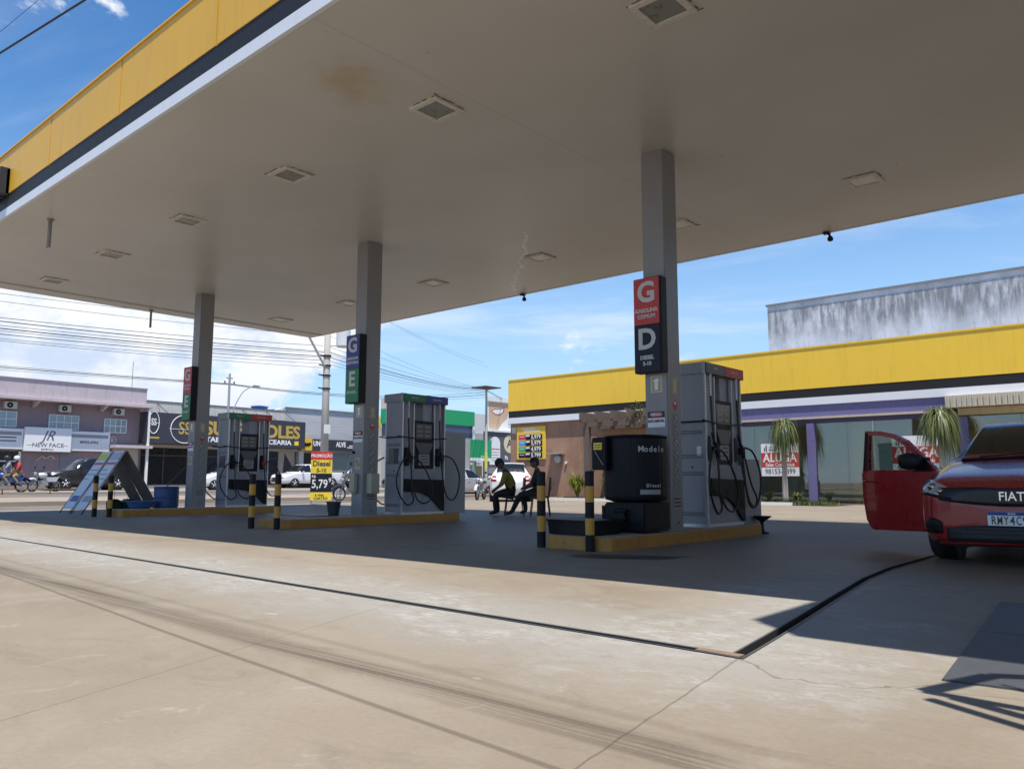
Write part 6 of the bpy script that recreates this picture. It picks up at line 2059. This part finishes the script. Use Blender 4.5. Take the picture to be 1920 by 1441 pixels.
text('TABACARIA & MERCEARIA', .46, WHITE_CLEAN, bs, (.955, 29.9, 3.60), EAST, ext=.006, fat=.014, fit=6.7)
xb('sign_square', PRINTYEL, bs, .952, .965, 33.5, 33.85, 3.44, 3.74)
wt = thing('water_tank', 'blue plastic water tank on the roof behind the pale slab', 'tank', (FX - 3.2, 33.0, 5.9))
MB().lathe([(.45, 0), (.62, .55), (.66, .58), (.66, .66), (.05, .74)], 22).build('tank_body', M('tank_blue', (.03, .12, .36), .4), wt)
o = MB().prism([(32.1, 5.92), (33.24, 5.92), (33.24, 6.3)], 'x', FX - .9, FX - .3).build('roof_wedge', WHITE)
tag(o, 'small white sloped parapet end at the grey clad building', 'wall')

# grey clad building
gy = thing('shop_building', 'grey ribbed metal clad shop with charcoal sign band and glass front', 'building', (FX, 0, 0))
xb('cladding', RIB, gy, -12, .0, 33.28, 41.6, 3.9, 6.28)
xb('lower_wall', M('grey_wall', (.40, .40, .42), .7, var=.08), gy, -12, -.02, 34.55, 41.6, .45, 3.9)
xb('white_pier', M('pier_white', (.55, .54, .52), .6), gy, -.02, .12, 34.5, 34.9, .5, 3.1)
xb('dark_entrance', DARKSHOP, gy, -.015, .03, 34.95, 36.6, .55, 2.95)
xb('glass_front', M('front_glass_teal', (.20, .26, .26), .08, var=.15), gy, -.015, .04, 37.15, 41.3, .65, 2.95)
xb('front_post', WHITE, gy, .0, .09, 37.05, 37.18, .5, 3.0)
xb('cap_strip', M('cap_grey', (.26, .26, .27), .5), gy, -.1, .1, 33.25, 41.6, 6.28, 6.36)
s2_ = thing('shop_sign', 'charcoal sign band with yellow square emblem on the grey clad shop', 'sign', (FX, 0, 0))
xb('board', SIGNBLACK, s2_, .10, .42, 34.45, 41.3, 3.18, 4.02)
em = xb('emblem_square', M('emblem_yellow', (.78, .48, .03), .5), s2_, .15, .46, 34.46, 35.40, 3.14, 4.06)
MB().prism([(34.55, 3.62), (34.7, 3.78), (34.85, 3.66), (34.95, 3.72), (35.05, 3.66), (35.2, 3.78), (35.32, 3.60), (35.18, 3.52), (35.06, 3.40), (34.95, 3.48), (34.82, 3.40), (34.7, 3.50)], 'x', .461, .475).build('emblem_mark', BLACK, em)
text('UNHA', .52, WHITE_CLEAN, s2_, (.425, 36.15, 3.66), EAST, ext=.006, fat=.02, sx=.86)
text('ALVE', .52, WHITE_CLEAN, s2_, (.425, 38.1, 3.66), EAST, ext=.006, fat=.02, sx=.78)
for k, zz in enumerate((3.56, 3.42)):
    xb('sign_line', WHITE_CLEAN, s2_, .425, .43, 38.9 - k * .2, 39.9, zz, zz + .08)

# pale building with a yellow slanted field
ybd = thing('shop_building', 'pale wall with yellow slanted field between the middle pillar and its pump', 'building', (FX, 0, 0))
xb('wall', M('warm_white_wall', (.52, .49, .44), .7, var=.08), ybd, -10, .0, 41.62, 50, .45, 6.1)
MB().prism([(41.64, 6.08), (44.2, 6.08), (44.2, 3.7), (43.1, 4.3)], 'x', .001, .02).build('yellow_field', M('wall_yellow', (.70, .58, .10), .6), ybd)
xb('lower_panel', PALEROOF, ybd, .0, .02, 41.7, 50, .5, 2.9)

# green shop
GX = -44.0
gs = thing('shop_building', 'small shop with bright green fascia seen behind the middle pump', 'building', (GX, 0, 0))
GRN = M('shop_green', (.012, .33, .12), .5, var=.05)
xb('fascia', GRN, gs, -3.5, .02, 38.7, 45.38, 5.16, 6.3)
xb('parapet', M('parapet_beige', (.62, .52, .45), .7), gs, -3.5, -.02, 38.7, 41.6, 6.3, 7.1)
xb('window_band', M('band_blue_glass', (.05, .07, .14), .12, var=.2), gs, -3.4, -.05, 38.75, 45.2, 4.2, 5.155)
xb('wall', M('green_shop_wall', (.42, .42, .43), .7), gs, -3.4, -.04, 38.75, 45.2, .2, 4.2)
xb('white_edge', WHITE, gs, -3.5, .03, 45.2, 45.42, .2, 5.15)
g2 = thing('shop_sign', 'green box sign with white lower stripe hanging right of the green shop', 'sign', (GX + .3, 0, 0))
xb('panel', GRN, g2, 0, .3, 44.62, 46.75, 2.66, 4.08)
xb('white_stripe', WHITE_CLEAN, g2, -.01, .31, 44.62, 46.75, 2.42, 2.655)
xb('print_line', WHITE_CLEAN, g2, .301, .306, 45.5, 46.35, 2.74, 2.80)
xb('sign_post', GRN, g2, .1, .2, 45.0, 45.1, .1, 2.4)
xb('hanging_board', WHITE_CLEAN, g2, .0, .1, 44.65, 45.7, 2.1, 2.3)
o = xb('wooden_board', M('board_tan', (.42, .27, .14), .7), None, GX - .2, GX, 45.7, 46.3, .2, 2.05)
tag(o, 'small tan board standing below the green box sign', 'board')
wh_ = thing('shop_building', 'plain white building behind the green shop and the thin pole', 'building', (-53, 0, 0))
xb('wall', M('white_building', (.60, .60, .60), .7, var=.06, dirt=.15), wh_, -10, 0, 50.05, 66, .4, 7.3)
xb('grey_band', M('grey_band', (.36, .36, .38), .7), wh_, .0, .04, 50.1, 66, 3.6, 5.4)
# billboard with a smile
bbx = thing('billboard', 'billboard picture of a smiling mouth beside the yellow shop corner', 'billboard', (-45.6, 0, 0))
xb('sheet', WHITE_CLEAN, bbx, -.2, 0, 48.7, 53.6, 5.15, 7.55)
xb('top_rail', WHITE, bbx, -.25, .12, 48.6, 53.6, 7.56, 7.95)
SKN = M('ad_skin', (.62, .42, .28), .6, var=.08)
MB().prism([(48.75, 5.2), (50.0, 5.2), (50.45, 5.8), (51.1, 6.2), (51.35, 6.9), (51.2, 7.5), (48.75, 7.5)], 'x', .001, .004).build('printed_face', SKN, bbx)
MB().prism([(48.95, 6.72), (49.5, 6.98), (50.2, 7.0), (50.75, 7.2), (50.7, 6.75), (50.2, 6.42), (49.6, 6.38)], 'x', .0045, .007).build('printed_lips', M('ad_lip', (.42, .17, .13), .5), bbx)
MB().prism([(49.12, 6.74), (49.6, 6.9), (50.2, 6.92), (50.58, 7.02), (50.5, 6.74), (50.15, 6.55), (49.6, 6.52)], 'x', .0075, .009).build('printed_teeth', WHITE_CLEAN, bbx)
MB().prism([(51.35, 6.3), (52.9, 6.3), (52.9, 7.5), (51.7, 7.5)], 'x', .001, .004).build('printed_blue_field', M('ad_blue', (.05, .16, .42), .5), bbx)
for k in range(3):
    xb('printed_line', STICKGREY, bbx, .001, .004, 51.2, 52.8, 5.45 + k * .22, 5.52 + k * .22)
xb('post', STEEL, bbx, -.5, -.3, 50, 50.2, .2, 5.2)
xb('post', STEEL, bbx, -.5, -.3, 53, 53.2, .2, 5.2)
mu = thing('mural_wall', 'dark grey wall with white arched panel and round cream emblem beside the yellow shop', 'wall', (-45.2, 0, 0))
xb('wall', M('mural_grey', (.10, .10, .11), .7, var=.1), mu, -.3, 0, 48.0, 56, .2, 4.95)
xb('wall_cap', WHITE, mu, -.35, .1, 48.0, 56, 4.95, 5.10)
arch = [(48.45, 2.2), (49.75, 2.2), (49.75, 4.0)] + [(49.1 + .65 * math.cos(a), 4.0 + .55 * math.sin(a)) for a in [PI * k / 10 for k in range(1, 10)]] + [(48.45, 4.0)]
MB().prism(arch, 'x', .001, .012).build('arched_panel', WHITE_CLEAN, mu)
xb('arch_band', M('arch_pink', (.5, .2, .2), .6), mu, .0125, .015, 48.5, 49.7, 3.45, 3.56)
for k in range(4):
    xb('arch_line', STICKGREY, mu, .0125, .015, 48.6, 49.6, 3.2 - k * .22, 3.26 - k * .22)
MB().lathe([(.78, .001), (.78, .012)], 30, (0, 51.0, 4.0), 'x').build('round_emblem', M('emblem_cream', (.66, .60, .40), .6), mu)
text('A', 1.0, PRINTDARK, mu, (.014, 50.95, 4.0), EAST, ext=.002, fat=.02)
text('Pa', .42, WHITE_CLEAN, mu, (.004, 50.55, 2.82), EAST, ext=.002, fat=.015)
xb('vent_grille', M('grille_grey', (.25, .25, .26), .6), mu, .001, .03, 48.3, 49.7, 1.45, 1.95)

# buildings that carry the street on, out of the picture to the left and beyond
for y0, y1, h, c in ((-24, -6.1, 5.2, (.45, .42, .38)), (-44, -24.1, 4.2, (.40, .34, .30)), (66.2, 84, 5.6, (.46, .44, .42))):
    t = thing('shop_building', {-24: 'plain low shop building left of the mauve building', -44: 'second plain shop building left of the mauve building', 66.2: 'plain shop building beyond the white building'}[y0], 'building', (FX, 0, 0))
    box('wall', M('plain_wall_%d' % int(y1), c, .75, var=.1, dirt=.2), t, -10, 0, y0, y1, .4, h)
    box('shop_front', SHOPGLASS, t, 0, .03, y0 + 2, y1 - 2, .55, 2.8)

# ------------------------------------------------------------------ poles, lamps and cables
up_ = thing('utility_pole', 'thick concrete utility pole with white transformer, behind the promotion board', 'pole', (-30, 21.25, gz(-30)))
MB().tube([(0, 0, -.2), (0, 0, 5), (0, 0, 10.6)], .20, 14, .115).build('pole_shaft', POLE, up_, smooth=True)
tb = MB().lathe([(.05, 0), (.30, .02), (.32, .06), (.32, .80), (.30, .84), (.10, .90), (.02, .90)], 20)
tr0 = tb.build('transformer', M('transformer_white', (.68, .69, .68), .4), up_, smooth=False)
tr0.location = (.45, .55, 6.85)
for k in range(3):
    MB().lathe([(.05, 0), (.06, .05), (.04, .08), (.06, .12), (.04, .16), (.03, .2)], 10, (.35 + k * .12, .45 + k * .1, 7.74)).build('insulator', M('insulator_brown', (.12, .05, .03), .3), tr0).matrix_parent_inverse = tr0.matrix_local.inverted()
MB().rod((0, .05, 6.95), (.4, .5, 6.95), .04, n=8).rod((0, .05, 7.6), (.4, .5, 7.6), .04, n=8).build('transformer_bracket', GALV, up_)
for z in (4.9, 5.5, 5.95, 6.4):
    MB().lathe([(.19, 0), (.19, .07)], 14, (0, 0, z)).rod((0, -.18, z + .03), (0, -.42, z + .05), .03, n=8).build('pole_band', BLACK, up_)
MB().box(-.05, .05, -1.1, 1.1, 9.6, 9.72).build('crossarm', POLE, up_)
MB().rod((.05, -.15, 5.95), (.5, -1.55, 7.4), .055, n=10).build('lamp_arm', M('arm_white', (.62, .62, .62), .4), up_)
MB().box(.40, .60, -2.05, -1.5, 7.36, 7.48).build('lamp_head', GALV, up_, .03)
MB().box(.16, .175, -.17, .17, 2.9, 3.3).build('white_paint_band', WHITE, up_)

p2 = thing('street_lamp', 'slim pole with long curved lamp arm above the black shop sign', 'street lamp', (-44, 24.23, gz(-44)))
MB().tube([(0, 0, -.1), (0, 0, 7.0)], .10, 10, .065).build('pole_shaft', GALV, p2)
MB().box(-.05, .05, -.35, .35, 6.35, 6.42).box(-.05, .05, -.2, .2, 6.7, 6.76).build('crossarm', GALV, p2)
for y in (-.3, 0, .3):
    MB().lathe([(.04, 0), (.05, .06), (.03, .14)], 8, (0, y, 6.42)).build('insulator', M('insulator_brown', (.12, .05, .03), .3), p2)
MB().tube(smooth_path([(.02, .06, 3.6), (.08, .35, 5.0), (.1, .9, 6.0), (.1, 1.55, 6.38)], 6), .035, 8).build('lamp_arm', GALV, p2)
MB().box(0, .2, 1.5, 1.95, 6.34, 6.44).build('lamp_head', GALV, p2, .03)
p3 = thing('utility_pole', 'thin distant pole with crossarm beside the smiling billboard', 'pole', (-43.2, 45.9, gz(-43)))
MB().tube([(0, 0, -.1), (0, 0, 8.2)], .13, 10, .08).build('pole_shaft', POLE, p3)
MB().box(-.8, .8, -.9, .9, 8.0, 8.08).build('crossarm', M('crossarm_rusty', (.10, .07, .06), .7), p3)
MB().lathe([(.125, 1.6), (.12, 2.9)], 12).build('yellow_band', M('pole_yellow', (.6, .6, .12), .6), p3)


def cable(label, pts, r, group='overhead power cables'):
    """hanging wire through the points"""
    o = MB().tube(pts, r * .78, 5).build('power_cable', WIRE, smooth=True)
    tag(o, label, 'cable', group)
    return o


def sag(a, b, s_, n=14):
    a, b = Vector(a), Vector(b)
    return [a.lerp(b, k / n) - Vector((0, 0, 4 * s_ * (k / n) * (1 - k / n))) for k in range(n + 1)]


def quad3(p, q_, r_, n=22):
    """parabola in z over y through three points at x of the first"""
    (y0, z0), (y1, z1), (y2, z2) = p, q_, r_
    out = []
    for k in range(n + 1):
        y = y0 + (y2 - y0) * k / n
        out.append((y, z0 * (y - y1) * (y - y2) / ((y0 - y1) * (y0 - y2)) + z1 * (y - y0) * (y - y2) / ((y1 - y0) * (y1 - y2)) + z2 * (y - y0) * (y - y1) / ((y2 - y0) * (y2 - y1))))
    return out


ORD = ['topmost', 'second from the top', 'third from the top', 'fourth from the top', 'fifth from the top', 'fifth from the bottom', 'fourth from the bottom', 'third from the bottom', 'second from the bottom', 'lowest']
lines = [((8.2, 6.99), (21.0, 7.81), .010), ((8.2, 6.74), (21.0, 7.36), .010), ((8.24, 6.20), (21.0, 6.92), .014), ((8.25, 6.06), (21.0, 6.63), .020), ((8.26, 5.93), (21.0, 6.58), .011), ((8.26, 5.84), (21.0, 6.43), .022),
         ((8.27, 5.74), (21.0, 6.34), .011), ((8.27, 5.64), (21.0, 6.24), .016), ((8.28, 5.50), (21.0, 6.10), .010), ((8.29, 5.41), (21.0, 5.90), .010)]
for k, (a, b, r) in enumerate(lines):
    xo = -29.85 - .06 * (k % 3)
    ps = quad3((-20.0, b[1] + .2), a, b)
    cable(f'{ORD[k]} of the cables crossing the clouds by the utility pole', [(xo, y, z) for y, z in ps], r, 'street cables before the clouds')
ORDR = ['third from the top', 'fourth from the top', 'fifth from the top', 'sixth from the top', 'fifth from the bottom', 'fourth from the bottom', 'third from the bottom', 'second from the bottom', 'second from the top', 'topmost']
for k, (z0, z1, r) in enumerate(((7.85, 8.9, .008), (7.4, 8.6, .008), (6.9, 8.25, .012), (6.65, 8.15, .022), (6.55, 8.1, .012), (6.42, 8.0, .022), (6.25, 7.95, .011), (6.1, 7.8, .010), (9.6, 9.9, .008), (9.65, 10.3, .008))):
    cable(f'{ORDR[k]} of the cables between utility pole and distant pole', sag((-29.9, 21.3, z0), (-43.2 + .2 * (k % 3 - 1), 45.9, min(z1, 8.15) if k < 8 else z1), .35), r, 'street cables right of the utility pole')
    if k in (2, 3, 5):
        cable({2: 'upper', 3: 'middle', 5: 'lower'}[k] + ' dark overhead cable passing behind the yellow shop corner', sag((-43.2, 45.9, min(z1, 8.1)), (-60, 78, 8.0), .4), r, 'street cables beyond the distant pole')
for k, (z0, z1, r) in enumerate(((6.42, 6.62, .016), (6.34, 6.58, .026), (6.22, 6.55, .012))):
    cable(('thin upper', 'thick middle', 'thin lower')[k] + ' far cable above the mauve building', [(-44.0, y, z) for y, z in quad3((-18, z1), (12.25, z0 - .05), (24.23, z1))], r, 'far street cables')
    cable(('upper thin', 'middle thick', 'lower thin')[k] + ' far cable running on from the slim lamp pole', sag((-44, 24.23, z1), (-43.2, 45.9, 7.9 - .2 * k), .5), r, 'far street cables beyond the lamp')
# service cables over the left corner
A = Vector((-16.91, 4.28, 9.0)); B = Vector((-14.0, 4.67, 9.0)); d = (B - A) / 2.91
cable('thick black cable crossing the blue sky at the top left corner', [A - d * 24 + Vector((0, 0, .6)), A - d * 10 + Vector((0, 0, .1)), A, B, B + d * 14 + Vector((0, 0, .2)), B + d * 30 + Vector((0, 0, .9))], .026, 'cables at the top left corner')
A = Vector((-16.08, 4.04, 9.0)); B = Vector((-14.59, 4.15, 9.0)); d = (B - A) / 1.49
cable('hair thin cable above the thick one at the top left corner', [A - d * 24 + Vector((0, 0, .6)), A, B, B + d * 30 + Vector((0, 0, .6))], .006, 'cables at the top left corner')
